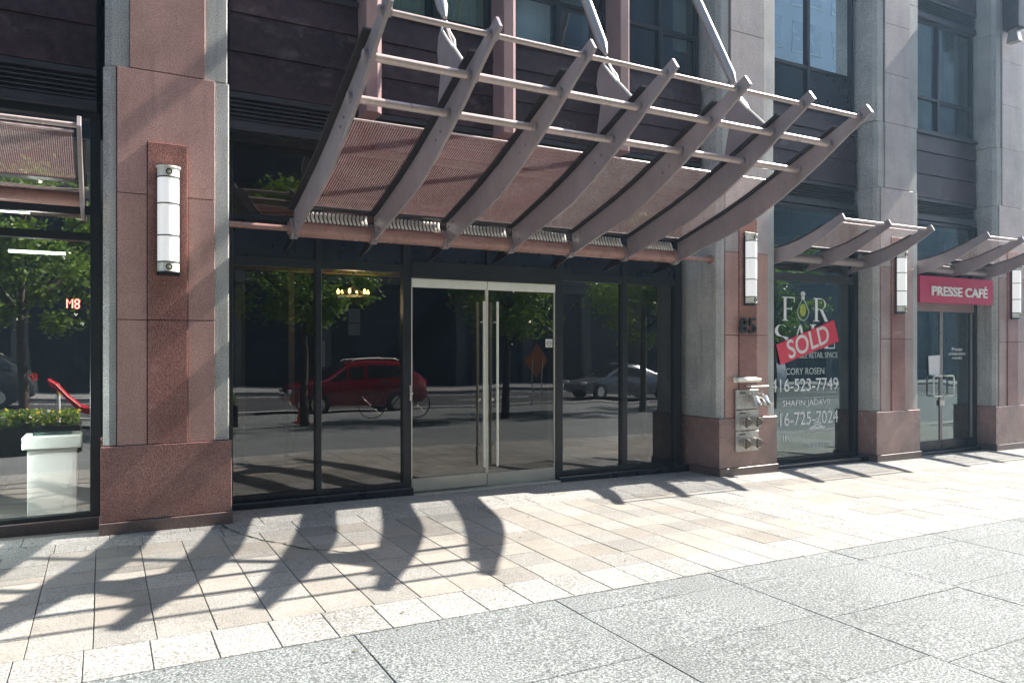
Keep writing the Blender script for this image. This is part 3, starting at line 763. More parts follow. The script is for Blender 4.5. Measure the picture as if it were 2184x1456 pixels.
# flange running on the rib's upper edge up to Y=-2.4
tlm = MB().prism([(.054, 2.771), (.054, 2.99), (.12, 2.96), (.28, 2.86), (.60, 2.665), (.60, 2.645), (.3, 2.70)], 'x', -.010, .010).mesh('tail_plate', 'flange')  # tail plate coloured dark for the shade it sits in
fl = MB(); ys = [.06 - i * (2.46 / 16) for i in range(17)]
pts = [(y, interp(upp, y)) for y in ys]
for i in range(16):
    (ya, za), (yb, zb_) = pts[i], pts[i + 1]
    o = len(fl.v)
    for (y, z) in ((ya, za), (yb, zb_)):
        for xx in (-.075, .075):
            fl.v += [(xx, y, z + .002), (xx, y, z + .016)]
    fl.f += [(o, o + 2, o + 6, o + 4), (o + 1, o + 5, o + 7, o + 3), (o, o + 4, o + 5, o + 1), (o + 2, o + 3, o + 7, o + 6)]
    if i == 0: fl.f.append((o, o + 1, o + 3, o + 2))
    if i == 15: fl.f.append((o + 4, o + 6, o + 7, o + 5))
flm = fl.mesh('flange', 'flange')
PUR = [(-1.90, 3.575, .033), (-2.30, 3.765, .033), (-2.655, 3.955, .022)]
colm = [MB().tube([(-.045, y, z), (.045, y, z)], r + .014, 14).mesh('collar', 'canopy', 0, True) for (y, z, r) in PUR]
colm.append(MB().tube([(-.035, .14, 2.845), (.035, .14, 2.845)], .105, 18).mesh('collar', 'canopy', 0, True))
boltm = MB().tube([(-.028, 0, 0), (.028, 0, 0)], .013, 6).mesh('bolt', 'canopy')
boltp = [(0, .0, 2.83), (0, .0, 2.97), (0, -.12, 2.87), (0, -.12, 3.01), (0, -1.62, 3.42), (0, -1.72, 3.47)]
for xr in XR:
    r_ = link('rib', rme, can, Vector((xr, 0, 0)) - OC)
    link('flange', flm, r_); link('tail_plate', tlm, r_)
    for c_ in colm: link('collar', c_, r_)
    for q in boltp: link('bolt', boltm, r_, q)
def cbuild(b, name, mat, parent, smooth=False, bev=0):
    o = b.build(name, mat, parent, bev, smooth); o.location = -OC; return o
for i in range(6):
    xa, xb = XR[i], XR[i + 1]
    for (y, z, r) in PUR:
        cbuild(MB().tube([(xa + .016, y, z), (xb - .016, y, z)], r, 14, False), 'rail', 'rail', can, True)
    cbuild(MB().tube([(xa + .016, .14, 2.845), (xb - .016, .14, 2.845)], .082, 20, False), 'main_pipe', 'pipe', can, True)
    # pale arcs added on the pipe to stand in for striped sunlight
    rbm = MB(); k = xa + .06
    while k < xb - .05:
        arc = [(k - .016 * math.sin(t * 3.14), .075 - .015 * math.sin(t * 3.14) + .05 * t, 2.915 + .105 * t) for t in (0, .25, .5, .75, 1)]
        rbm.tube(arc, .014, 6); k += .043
    tag(cbuild(rbm, 'sun_stripes', 'sunstripe', can, True), kind='stuff')
    # mesh panel
    mp = MB(); uv = []; n = 12
    for j in range(n + 1):
        y = -.02 - j * (1.46 / n); z = interp(upp, y) + .02
        mp.v += [(xa + .06, y, z), (xb - .06, y, z)]
        if j: mp.f.append((2 * j - 2, 2 * j - 1, 2 * j + 1, 2 * j))
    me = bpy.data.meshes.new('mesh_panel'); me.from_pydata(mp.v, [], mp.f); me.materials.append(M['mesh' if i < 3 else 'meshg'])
    ul = me.uv_layers.new(name='UVMap')
    for l in me.loops:
        v = me.vertices[l.vertex_index].co; ul.data[l.index].uv = (v.x, -v.y * 1.12)
    o = link('mesh_panel', me, can, -OC)
    e = MB(); ye = -.02 - 1.46; ze = interp(upp, ye) + .02
    e.tube([(xa + .055, ye, ze), (xb - .055, ye, ze)], .009, 6)
    
    for xx in (xa + .058, xb - .058):
        e.tube([(xx, -.02 - j * (1.46 / 6), interp(upp, -.02 - j * (1.46 / 6)) + .026) for j in range(7)], .008, 5)
    eo = e.build('edge_bar', 'rail', o, 0, True)
    MB().box(xa + .05, xb - .05, -.03, .10, 3.045, 3.07).build('gutter_bar', 'flange', o, .003)
for (xa, xb, nm) in ((1.05, XR[0] - .03, 'left'), (XR[-1] + .03, 7.335, 'right')):
    t = MB().tube([(xa, .14, 2.845), (xb, .14, 2.845)], .03, 12)
    t.tube([(XR[0] - .06, .14, 2.845), (XR[0] - .017, .14, 2.845)] if nm == 'left' else [(7.31, .14, 2.845), (7.332, .14, 2.845)], .06, 16)
    cbuild(t, 'stub_rail', 'pipe', can, True)
# hanger fins and tie rods on ribs 2, 4, 6
fin = [(-1.60, 3.52), (-1.66, 3.80), (-1.70, 3.96), (-1.66, 4.06), (-1.63, 4.17), (-1.655, 4.30), (-1.72, 4.365), (-1.80, 4.35), (-1.90, 4.2), (-2.02, 4.05), (-2.24, 3.84), (-2.0, 3.72)]
for k in (1, 3, 5):
    xr = XR[k]
    cbuild(MB().prism(fin, 'x', xr - .009, xr + .009), 'hanger_fin', 'canopy', can, False, .002)
    bolts = MB()
    for (y, z) in ((-1.80, 3.95), (-1.86, 3.72)): bolts.tube([(xr - .03, y, z), (xr + .03, y, z)], .03, 12)
    cbuild(bolts, 'bolt', 'canopy', can, True)
    # main tube
    p0 = Vector((xr, -1.78, 4.42)); p1 = Vector((xr, .26, 8.35))
    t = MB().tube([p0, p0 + (p1 - p0).normalized() * .12, p1], [.018, .05, .05], 14)
    o = cbuild(t, 'tie_rod', 'tube', can, True)
    cl = MB()
    for s_ in (-1, 1):
        cl.tube([(xr + s_ * .02, -1.76, 4.40), (xr + s_ * .034, -1.80, 4.30), (xr + s_ * .034, -1.90, 4.19), (xr + s_ * .008, -1.965, 4.10)], .010, 7)
    cl.tube([(xr, -1.95, 4.12), (xr, -2.235, 3.845)], .012, 8)
    cl.build('turnbuckle', 'steelm', o, 0, True)
    wp = MB().box(xr - .09, xr + .09, .24, .262, 8.2, 8.5); wp.build('wall_plate', 'canopy', o, .003)

# ================================================================= SMALL CANOPIES
slo = [(.32, 2.80), (.1, 2.84), (-.15, 2.875), (-.4, 2.95), (-.65, 3.06), (-.85, 3.165), (-1.10, 3.305)]
sup = [(-1.05, 3.395), (-.85, 3.315), (-.65, 3.235), (-.4, 3.145), (-.15, 3.09), (.05, 3.065), (.2, 2.95), (.32, 2.83)]
srm = MB().prism(slo + sup, 'x', -.015, .015).mesh('rib', 'canopy', .003)
sfl = MB(); ys = [.05 - i * .1 for i in range(9)]
for i in range(8):
    ya, yb = ys[i], ys[i + 1]; za, zb_ = interp(sup, ya), interp(sup, yb)
    o = len(sfl.v)
    for (y, z) in ((ya, za), (yb, zb_)):
        for xx in (-.04, .04): sfl.v += [(xx, y, z + .002), (xx, y, z + .014)]
    sfl.f += [(o, o + 2, o + 6, o + 4), (o + 1, o + 5, o + 7, o + 3), (o, o + 4, o + 5, o + 1), (o + 2, o + 3, o + 7, o + 6)]
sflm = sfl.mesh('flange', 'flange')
def small_canopy(cx, label):
    c = empty('shop_canopy', label, 'canopy', (cx, .05, 2.95), 'small curved canopies over the shopfronts')
    O = Vector((cx, .05, 2.95))
    xs = [cx - .95, cx, cx + .95]
    for xr in xs:
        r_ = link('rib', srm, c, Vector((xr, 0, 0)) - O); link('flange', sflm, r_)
    for i in range(2):
        xa, xb = xs[i], xs[i + 1]
        for nm, b, mt in (('rail', MB().tube([(xa + .015, -.99, 3.335), (xb - .015, -.99, 3.335)], .02, 10, False), 'rail'),
                          ('main_pipe', MB().tube([(xa + .015, .06, 2.95), (xb - .015, .06, 2.95)], .065, 16, False), 'pipe' if cx < 0 else 'canopy')):
            o = b.build(nm, mt, c, 0, True); o.location = -O
        v = []; f = []; n = 8
        for j in range(n + 1):
            y = -.12 - j * (.76 / n); z = interp(sup, y) + .003
            v += [(xa + .045, y, z), (xb - .045, y, z)]
            if j: f.append((2 * j - 2, 2 * j - 1, 2 * j + 1, 2 * j))
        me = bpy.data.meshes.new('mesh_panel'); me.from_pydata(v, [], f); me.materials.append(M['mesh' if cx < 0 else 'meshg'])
        ul = me.uv_layers.new(name='UVMap')
        for l in me.loops:
            q = me.vertices[l.vertex_index].co; ul.data[l.index].uv = (q.x * 1.5, -q.y * 1.6)
        o = link('mesh_panel', me, c, -O)
        e = MB().tube([(xa + .04, -.86, interp(sup, -.86)), (xb - .04, -.86, interp(sup, -.86))], .010, 6)
        e.build('edge_bar', 'rail', o, 0, True)
        MB().box(xa + .03, xb - .03, -.13, .02, 3.085, 3.105).build('gutter_bar', 'flange', o, .003)
        br = MB().box(xa + .02, xb - .02, .1, .3, 2.93, 2.95); br = br.build('bracket', 'canopy', c, .002); br.location = -O
    return c
small_canopy(-1.11, 'small reddish mesh canopy over the left shop window, cut by the photo edge')
small_canopy(9.45, 'small curved canopy over the window with the FOR SALE and SOLD signs')
small_canopy(12.75, 'small curved canopy just above the crimson café sign')
small_canopy(16.05, 'small curved canopy beyond the café, outermost on the right')

# ================================================================= WALL LAMPS, SIGNS, FITTINGS
def wall_lamp(xc, dz, label):
    c = empty('wall_lamp', label, 'wall lamp', (xc, -.035, 2.32 + dz), 'tall white cylinder lamps on the pillars')
    h = .975
    MB().box(-.10, .10, -.03, .0, -.02, h + .02).build('back_plate', 'black', c, .004)
    def half(r, z0, z1, mat, name, yo=-.03, n=14):
        poly = [(r * math.cos(math.pi + math.pi * i / n), yo + r * 0.95 * math.sin(math.pi + math.pi * i / n)) for i in range(n + 1)]
        return MB().prism(poly, 'z', z0, z1).build(name, mat, c, 0, True)
    zs = [.105, .365, .665, .87]
    zsx = [(.105, .335), (.345, .625), (.635, .865)]
    for z0, z1 in zsx: half(.092, z0, z1, 'lens', 'lens')
    for z in (.095, .335, .625, .865): half(.098, z, z + .010, 'black', 'band')
    half(.093, .012, .095, 'steelm', 'end_cap'); half(.093, .875, .955, 'steelm', 'end_cap')
    half(.105, .955, .972, 'steelm', 'cap_rim'); half(.100, .0, .012, 'black', 'cap_rim')
    for z in (.053, .915):
        n = 14; yy = -.03 - .093 * .95
        MB().tube([(.022 * math.cos(2 * math.pi * i / n), yy - .006, z + .022 * math.sin(2 * math.pi * i / n)) for i in range(n + 1)], .006, 6).build('ring', 'black', c, 0, True)
    return c
wall_lamp(PX[1] + .545, 0.0, 'white tube lamp on the big red pillar left of the entrance')
wall_lamp(PX[2] + .545, -.085, 'white tube lamp above the number 85')
wall_lamp(PX[3] + .545, -.13, 'white tube lamp between the sold window and the café sign')
wall_lamp(PX[4] + .545, -.165, 'white tube lamp right of the café door at the photo edge')

num = empty('house_number', 'black metal number 85 on the pillar below its lamp', 'house number', (7.82, -.045, 1.83))
text('digit', '8', 7.665, 7.805, 1.83, 2.045, 0, 'black', num, .03, bold=.006).location = (-7.82, -.002, -1.83)
text('digit', '5', 7.835, 7.975, 1.83, 2.045, 0, 'black', num, .03, bold=.006).location = (-7.82, -.002, -1.83)

# crimson cafe sign
cs = tag(MB().box(11.80, 13.90, .02, .10, 2.385, 2.825).build('cafe_sign', 'signred', None, .004), 'crimson signboard reading PRESSE CAFÉ above the café doors', 'sign')
text('lettering', 'PRESSE CAFÉ', 12.10, 13.70, 2.50, 2.70, .019, 'white', cs, .02, bold=.02)

# dark hanging fitting on the far pillar
hf = tag(MB().box(14.10, 14.34, -.30, -.02, 7.28, 9.2).build('facade_fixture', 'spandrel', None, .01), 'dark brown boxed fitting high on the pillar right of the café', 'fixture')
MB().prism([(-.27, 7.05), (-.06, 7.05), (-.10, 7.277), (-.22, 7.277)], 'x', 14.16, 14.30).build('lamp_end', 'tube', hf, .004)

# fire department connection on pillar 85
fc = empty('fire_connection', 'shiny steel fire hose connection plates on the pillar under number 85', 'fire connection', (7.82, -.04, .2))
def fb(b, name, mat, parent=fc, bev=.003, sm=False):
    o = b.build(name, mat, parent, bev, sm)
    if parent is fc: o.location = (-7.82, .04, -.2)
    return o
yb = -.04
for i, (z0, z1) in enumerate(((.21, .485), (.50, .775), (.79, 1.055))):
    pl = fb(MB().box(7.60, 8.03, yb - .02, yb, z0, z1), 'steel_plate', 'plate')
    zc = (z0 + z1) / 2
    if i < 2:
        for xx in (7.715, 7.925):
            c = MB().tube([(xx, yb - .02, zc - .01), (xx, yb - .10, zc - .02)], [.062, .055], 14)
            c.tube([(xx, yb - .10, zc - .02), (xx, yb - .125, zc - .022)], .067, 14)
            o = fb(c, 'hose_inlet', 'chrome', fc, 0, True)
            k = MB().tube([(xx, yb - .12, zc - .022), (xx, yb - .14, zc - .022)], .05, 12)
            for an in (0, 2.1, 4.2): k.box(xx + .06 * math.cos(an) - .012, xx + .06 * math.cos(an) + .012, yb - .14, yb - .12, zc - .022 + .06 * math.sin(an) - .012, zc - .022 + .06 * math.sin(an) + .012)
            k.build('inlet_cap', 'brass', o, 0, False)
    else:
        for xx in (7.86, 8.04):
            c = MB().tube([(xx, yb - .02, zc + .03), (xx, yb - .12, zc + .01), (xx, yb - .16, zc - .06)], [.055, .055, .048], 14)
            c.tube([(xx, yb - .155, zc - .055), (xx, yb - .165, zc - .085)], .06, 14)
            c.tube([(xx, yb - .07, zc + .06), (xx, yb - .07, zc + .11)], .018, 8)
            fb(c, 'hose_outlet', 'chrome', fc, 0, True)
    lt = MB().box(7.66, 7.78, yb - .028, yb - .025, z1 - .05, z1 - .03); fb(lt, 'name_strip', 'brass', fc, 0)
fb(MB().box(7.56, 7.98, yb - .03, yb, 1.16, 1.225), 'top_plate', 'steelm')
bars = MB().tube([(7.575, yb - .075, 1.19), (8.0, yb - .075, 1.19)], .026, 12); bars.tube([(7.60, yb - .05, 1.19), (7.60, yb, 1.19)], .015, 8)
bars.tube([(7.80, yb - .10, 1.10), (8.13, yb - .10, 1.10)], .013, 10); bars.tube([(7.82, yb - .10, 1.10), (7.82, yb, 1.10)], .012, 8)
fb(bars, 'guard_bar', 'steelm', fc, 0, True)

# FOR SALE window lettering
yl = .345
sale = empty('sale_lettering', 'white FOR SALE window lettering with phone numbers on the green glass', 'window lettering', (9.5, yl, 1.2))
def sadd(o): o.location = (-9.5, -yl, -1.2); return o
fm = MB(); fm.quad((8.50, .362, -.0), (10.21, .362, -.0), (10.21, .362, 2.60), (8.50, .362, 2.60)); sadd(fm.build('window_film', 'film', sale))
fm = MB(); fm.box(8.50, 10.19, .357, .360, .03, .33); sadd(fm.build('lower_film', 'filmlow', sale))
def serif(ch, x0, x1, z0, z1, y, d=.002):
    b = MB(); w = x1 - x0; h = z1 - z0; T = w * .20; t = h * .035
    bx = lambda a, c, e, f: b.box(x0 + a * w, x0 + c * w, y - d, y, z0 + e * h, z0 + f * h)
    if ch == 'F':
        bx(.12, .12 + .2, .04, .96); bx(0, .45, 0, .04); bx(0, .95, .96, 1); bx(.32, .75, .49, .53); bx(.9, .95, .78, .96); bx(.71, .75, .42, .6)
    if ch == 'R':
        bx(.10, .28, .04, .96); bx(0, .4, 0, .04); bx(0, .55, .96, 1)
        arc = []
        for k in range(13):
            a = R(90 - 15 * k); arc.append((x0 + w * (.5 + .36 * math.cos(a)), y - d / 2, z0 + h * (.745 + .235 * math.sin(a))))
        for k in range(12):
            wd = .03 + .13 * math.sin(math.pi * (k + .5) / 12)
            p, q = arc[k], arc[k + 1]
            cx_, cz_ = x0 + w * .5, z0 + h * .745
            pi_ = lambda s: (cx_ + (s[0] - cx_) * (1 - wd * 1.6), s[1], cz_ + (s[2] - cz_) * (1 - wd * .7))
            b.quad(p, q, pi_(q), pi_(p))
        bx(.28, .5, .50, .54)
        b.prism([(x0 + w * .45, z0 + h * .51), (x0 + w * .64, z0 + h * .51), (x0 + w * 1.02, z0 + h * .0), (x0 + w * .80, z0)], 'y', y - d, y)
    if ch == 'A':
        b.prism([(x0 + w * .48, z1), (x0 + w * .56, z1), (x0 + w * .12, z0), (x0 + w * .06, z0)], 'y', y - d, y)
        b.prism([(x0 + w * .46, z1), (x0 + w * .58, z1), (x0 + w * .98, z0), (x0 + w * .78, z0)], 'y', y - d, y)
        bx(.25, .75, .32, .36); bx(0, .25, 0, .04); bx(.7, 1.05, 0, .04)
    if ch in 'LE':
        bx(.12, .32, .04, .96); bx(0, .45, .96, 1); bx(0, .95, 0, .04); bx(.9, .95, .04, .22)
        if ch == 'E': bx(.45, .9, .96, 1); bx(.32, .7, .49, .53); bx(.86, .9, .8, .96)
    if ch == 'S':
        prev = None
        for k in range(25):
            u = k / 24; a = R(40 + 230 * min(1, u * 2)) if u <= .5 else R(90 - 230 * (u - .5) * 2)
            if u <= .5: cx_, cz_, rx, rz = .48, .74, .36, .24
            else: cx_, cz_, rx, rz = .5, .26, .40, .24
            a2 = a if u <= .5 else a
            px_, pz_ = x0 + w * (cx_ + rx * math.cos(a2)), z0 + h * (cz_ + rz * math.sin(a2))
            th = w * (.03 + .11 * math.sin(math.pi * u) ** 2)
            cur = ((px_ - th, pz_), (px_ + th, pz_))
            if prev:
                b.quad((prev[0][0], y - d / 2, prev[0][1]), (prev[1][0], y - d / 2, prev[1][1]), (cur[1][0], y - d / 2, cur[1][1]), (cur[0][0], y - d / 2, cur[0][1]))
            prev = cur
    return b
for ch, a, b_, c, d in (('F', 8.95, 9.23, 2.04, 2.40), ('R', 9.64, 9.96, 2.04, 2.40), ('S', 8.79, 9.10, 1.62, 1.99), ('A', 9.16, 9.50, 1.62, 1.99), ('L', 9.56, 9.84, 1.62, 1.99), ('E', 9.88, 10.14, 1.62, 1.99)):
    sadd(serif(ch, a, b_, c, d, yl).build('letter', 'vinyl', sale))
bo = MB(); cxb, czb = 9.40, 2.19; out = []
for k in range(25):
    a = R(-90 + 15 * k); r = .125
    w_ = .125 * math.cos(a); h_ = .14 * math.sin(a)
    if h_ > 0: w_ *= (1 - .55 * (h_ / .14)); h_ *= 1.3
    out.append((cxb + w_, yl - .003, czb + h_))
bo.tube(out, .008, 5, False); sadd(bo.build('bulb_outline', 'vinylpale', sale))
bf = MB(); bf.prism([(cxb + .07 * math.cos(R(20 * k)), czb + .02 + .095 * math.sin(R(20 * k))) for k in range(18)], 'y', yl - .002, yl); sadd(bf.build('bulb_glow', 'bulb', sale))
bc = MB().box(cxb - .035, cxb + .035, yl - .004, yl, 2.37, 2.44).prism([(cxb + .05 * math.cos(R(30 * k)), 2.455 + .04 * math.sin(R(30 * k))) for k in range(12)], 'y', yl - .004, yl - .001)
sadd(bc.build('bulb_cap', 'vinyl', sale))
for s_, a, b_, c, d, mt in (('AVAILABLE RETAIL SPACE', 8.98, 10.19, 1.475, 1.565, 'vinylpale'), ('CORY ROSEN', 9.03, 9.88, 1.225, 1.325, 'vinylpale'), ('416-523-7749', 8.72, 10.20, .97, 1.165, 'vinyl'),
                            ('SHAFIN JADAVJI', 8.96, 10.0, .72, .84, 'vinyl'), ('416-725-7024', 8.72, 10.20, .455, .655, 'vinyl'), ('RENOCORP INC', 9.47, 9.98, .325, .365, 'vinyl'),
                            ('IR', 8.96, 9.12, .22, .33, 'vinyl'), ('416.238.8373', 9.39, 9.99, .10, .165, 'vinyl')):
    sadd(text('lettering', s_, a, b_, c, d, yl, mt, sale, .002))
lg = MB()
for k in range(3):
    zt = .56 - k * .05; w_ = .05 + k * .045
    lg.prism([(9.72 - w_, zt - .045), (9.72, zt), (9.72 + w_, zt - .045), (9.72 + w_ * .8, zt - .06), (9.72, zt - .02), (9.72 - w_ * .8, zt - .06)], 'y', yl - .002, yl)
lg.box(9.54, 9.9, yl - .002, yl, .385, .41); sadd(lg.build('logo', 'vinyl', sale))
sb = MB().prism([(8.81, 1.68), (8.90, 1.375), (10.20, 1.735), (10.09, 2.07)], 'y', .329, .333)
sold = tag(sb.build('sold_banner', 'sold'), 'tilted red SOLD sticker across the for sale window', 'banner')
text('lettering', 'SOLD', 9.03, 9.98, 1.585, 1.875, .3285, 'white', sold, .002, rot=R(16.5), bold=.012)

# cafe door paper, lettering, no-smoking sticker
tag(MB().prism([(12.52, 1.17), (12.82, 1.13), (12.83, 1.50), (12.50, 1.49)], 'y', .322, .325).build('paper_notice', 'paper'), 'white paper sheet taped beside the café door handles', 'notice')
cd = empty('door_lettering', 'small white opening lettering on the right café door glass', 'window lettering', (13.37, .34, 1.4))
for s_, a, b_, c, d in (('Presse', 13.22, 13.52, 1.575, 1.635), ('CATERING SERVICE', 13.12, 13.62, 1.50, 1.54), ('AVAILABLE', 13.22, 13.52, 1.43, 1.465)):
    text('lettering', s_, a, b_, c, d, .345, 'vinyl', cd, .002).location = (-13.37, -.34, -1.4)
ns = tag(MB().box(4.99, 5.09, .648, .652, 1.64, 1.745).build('no_smoking_sticker', 'white'), 'small white no smoking sticker on the right entrance door', 'sticker')
nb = MB(); nb.tube([(5.04 + .032 * math.cos(R(24 * k)), .646, 1.69 + .032 * math.sin(R(24 * k))) for k in range(16)], .004, 5, False)
nb.box(5.015, 5.065, .644, .647, 1.687, 1.694)
nb.build('symbol', 'black', ns)

# ================================================================= INTERIOR THINGS
pod = empty('white_podium', 'white podium desk standing behind the left shop glass', 'podium', (-.42, .85, -.03))
MB().box(-.20, .20, -.16, .16, 0, .72).build('body', 'white', pod, .006); MB().box(-.24, .24, -.2, .2, .72, .84).build('top', 'white', pod, .008)
MB().box(-.17, .17, -.163, -.16, .06, .66).build('front_panel', 'white', pod, .002)
MB().box(-.16, .16, -.12, .12, .84, .875).build('tray', 'glassB', pod, .004)
neon = empty('neon_sign', 'small glowing red neon sign hanging in the left shop window', 'sign', (-.28, 1.5, 2.1))
MB().tube([(-.05, 0, -.045), (-.05, 0, .045), (-.025, 0, .0), (0, 0, .045), (0, 0, -.045)], .006, 6).build('letter_tube', 'neon', neon)
e8 = MB()
for zc_ in (.022, -.026): e8.tube([(.042 + .02 * math.cos(R(30 * k)), 0, zc_ + .022 * math.sin(R(30 * k))) for k in range(13)], .006, 6, False)
e8.build('digit_tube', 'neon', neon)
tag(MB().box(-.98, -.40, 3.0, 3.05, 2.765, 2.795).build('tube_light', 'lamp'), 'white tube light on the ceiling of the left shop', 'light')
def glow(nm, loc, e, col, size, parent):
    l = bpy.data.lights.new(nm, 'POINT'); l.energy = e; l.color = col; l.shadow_soft_size = size
    o = bpy.data.objects.new(nm, l); COL.objects.link(o); o.location = loc
tag(MB().box(-1.45, -.62, .62, 1.0, 2.93, 2.96).build('ceiling_light_panel', 'lamp'), 'pale rectangular ceiling light seen through the left transom glass', 'light')
glow('podium_fill', (-1.15, .5, 1.1), 34, (.95, 1, .97), .2, None)  # added fill light low by the podium, not the ceiling panel's own
glow('tube_light_glow', (-.7, 2.9, 2.6), 8, (1, .97, .88), .15, None)
ch = empty('chandelier', 'small chandelier with yellow bulbs glowing inside the lobby', 'chandelier', (2.9, 2.1, 2.33))
rg = MB().tube([(.2 * math.cos(R(20 * k)), .2 * math.sin(R(20 * k)), 0) for k in range(19)], .012, 6, False); rg.tube([(0, 0, 0), (0, 0, 1.3)], .008, 6)
for k in range(6): rg.tube([(0, 0, .12), (.2 * math.cos(R(60 * k)), .2 * math.sin(R(60 * k)), .0)], .007, 5)
rg.build('ring', 'brass', ch)
for k in range(6):
    bb = MB().tube([(.2 * math.cos(R(60 * k)), .2 * math.sin(R(60 * k)), z) for z in (0, .025, .05, .075)], [.006, .018, .018, .004], 8)
    bb.build('bulb', 'warm', ch)
glow('chandelier_glow', (2.9, 2.1, 2.2), 4, (1, .75, .4), .12, None)
for k, (xa, xb, z0, z1, yy, lb) in enumerate(((2.50, 2.64, 1.93, 2.09, .95, 'upper grey notice hanging behind the second entrance pane'), (2.50, 2.64, 1.78, 1.92, .95, 'lower grey notice hanging behind the second entrance pane'),
                                            (2.16, 2.23, 1.42, 1.72, .95, 'narrow grey notice behind the glass right of the first mullion'))):
    tag(MB().box(xa, xb, yy, yy + .004, z0, z1).build('window_notice', 'greypaper'), lb, 'notice', 'grey notices behind the entrance glass')

# ================================================================= STREET BEHIND THE CAMERA
def tree(x, y, h, r, label, seed, lean=0.0, base=None, dens=5200):
    rn = random.Random(seed)
    z0 = gz(x) + walkz(max(y, CURB_Y))
    t = empty('street_tree', label, 'tree', (x, y, z0), 'street trees with green leaves')
    b = MB(); th = h * .42
    b.tube([(0, 0, 0), (.03, 0, th * .5), (0.02, .03, th), (.05, 0, h * .75)], [.11, .085, .07, .03], 9)
    for k in range(9):
        a = rn.uniform(0, 6.28); zz_ = th * rn.uniform(.8, 1.4); L = r * rn.uniform(.6, .95)
        b.tube([(.02, .02, zz_), (L * .5 * math.cos(a), L * .5 * math.sin(a), zz_ + L * .45), (L * math.cos(a), L * math.sin(a), zz_ + L * .8)], [.045, .028, .01], 6)
    b.build('trunk', 'bark', t, 0, True)
    lv = MB(); cz_ = h * .66; clumps = []
    for k in range(46):
        while True:
            q = Vector((rn.uniform(-1, 1), rn.uniform(-1, 1), rn.uniform(-1, 1)))
            if .3 < q.length < 1: break
        clumps.append((Vector((q.x * r, q.y * r, cz_ + q.z * h * .32)), rn.uniform(.22, .5)))
    for k in range(dens):
        c, cr = rn.choice(clumps)
        q = Vector((rn.gauss(0, 1), rn.gauss(0, 1), rn.gauss(0, .75))) * cr * .55 + c
        a = Vector((rn.gauss(0, 1), rn.gauss(0, 1), rn.gauss(0, .5))).normalized() * rn.uniform(.05, .085)
        b2 = a.cross(Vector((rn.gauss(0, 1), rn.gauss(0, 1), rn.gauss(0, 1)))).normalized() * rn.uniform(.03, .05)
        o = len(lv.v); lv.v += [tuple(q - a), tuple(q + b2), tuple(q + a), tuple(q - b2)]; lv.f.append((o, o + 1, o + 2, o + 3))
    me = bpy.data.meshes.new('crown'); me.from_pydata(lv.v, [], lv.f); me.materials.append(M['leaf'])
    link('crown', me, t)
    return t
tree(3.9, -8.0, 5.4, 1.6, 'slim tree reflected in the two left entrance panes', 11, dens=8000)
tree(8.9, -7.7, 5.4, 1.35, 'tree whose dark trunk is reflected in the right entrance door', 12)
tree(13.6, -8.2, 5.8, 1.5, 'tree reflected in the right side pane of the entrance', 13)
tree(-1.5, -10.2, 6.0, 2.3, 'full leafed tree reflected in the left shop window', 14, dens=11000)
tree(-5.6, -9.6, 6.2, 2.0, 'tree at the far left edge of the left shop window', 15)
tree(18.6, -8.6, 6.0, 1.7, 'tree mirrored in the window with the sold sticker', 16)
def planter(x, y, label, seed):
    rn = random.Random(seed); z0 = gz(x) + walkz(y)
    t = empty('flower_planter', label, 'planter', (x, y, z0), 'black planters of flowers along the kerb')
    b = MB().box(-.9, .9, -.35, .35, 0, .42); b.build('box', 'black', t, .01)
    for nm, mt, n in (('foliage', 'leaf', 900), ('blooms', 'flower', 160)):
        lv = MB()
        for k in range(n):
            q = Vector((rn.uniform(-.88, .88), rn.uniform(-.34, .34), .44 + rn.uniform(0, .22)))
            a = Vector((rn.gauss(0, 1), rn.gauss(0, 1), rn.gauss(0, 1))).normalized() * .04; c = a.cross(Vector((1, .3, .5))).normalized() * .03
            o = len(lv.v); lv.v += [tuple(q - a), tuple(q + c), tuple(q + a), tuple(q - c)]; lv.f.append((o, o + 1, o + 2, o + 3))
        lv.build(nm, mt, t)
planter(-1.2, -5.5, 'black planter of yellow flowers mirrored beside the podium', 1)
planter(-3.4, -5.6, 'black planter of flowers cut by the left photo edge in the shop window', 2)
planter(1.75, -8.9, 'black planter of flowers mirrored at the entrance glass next to the pillar', 3)

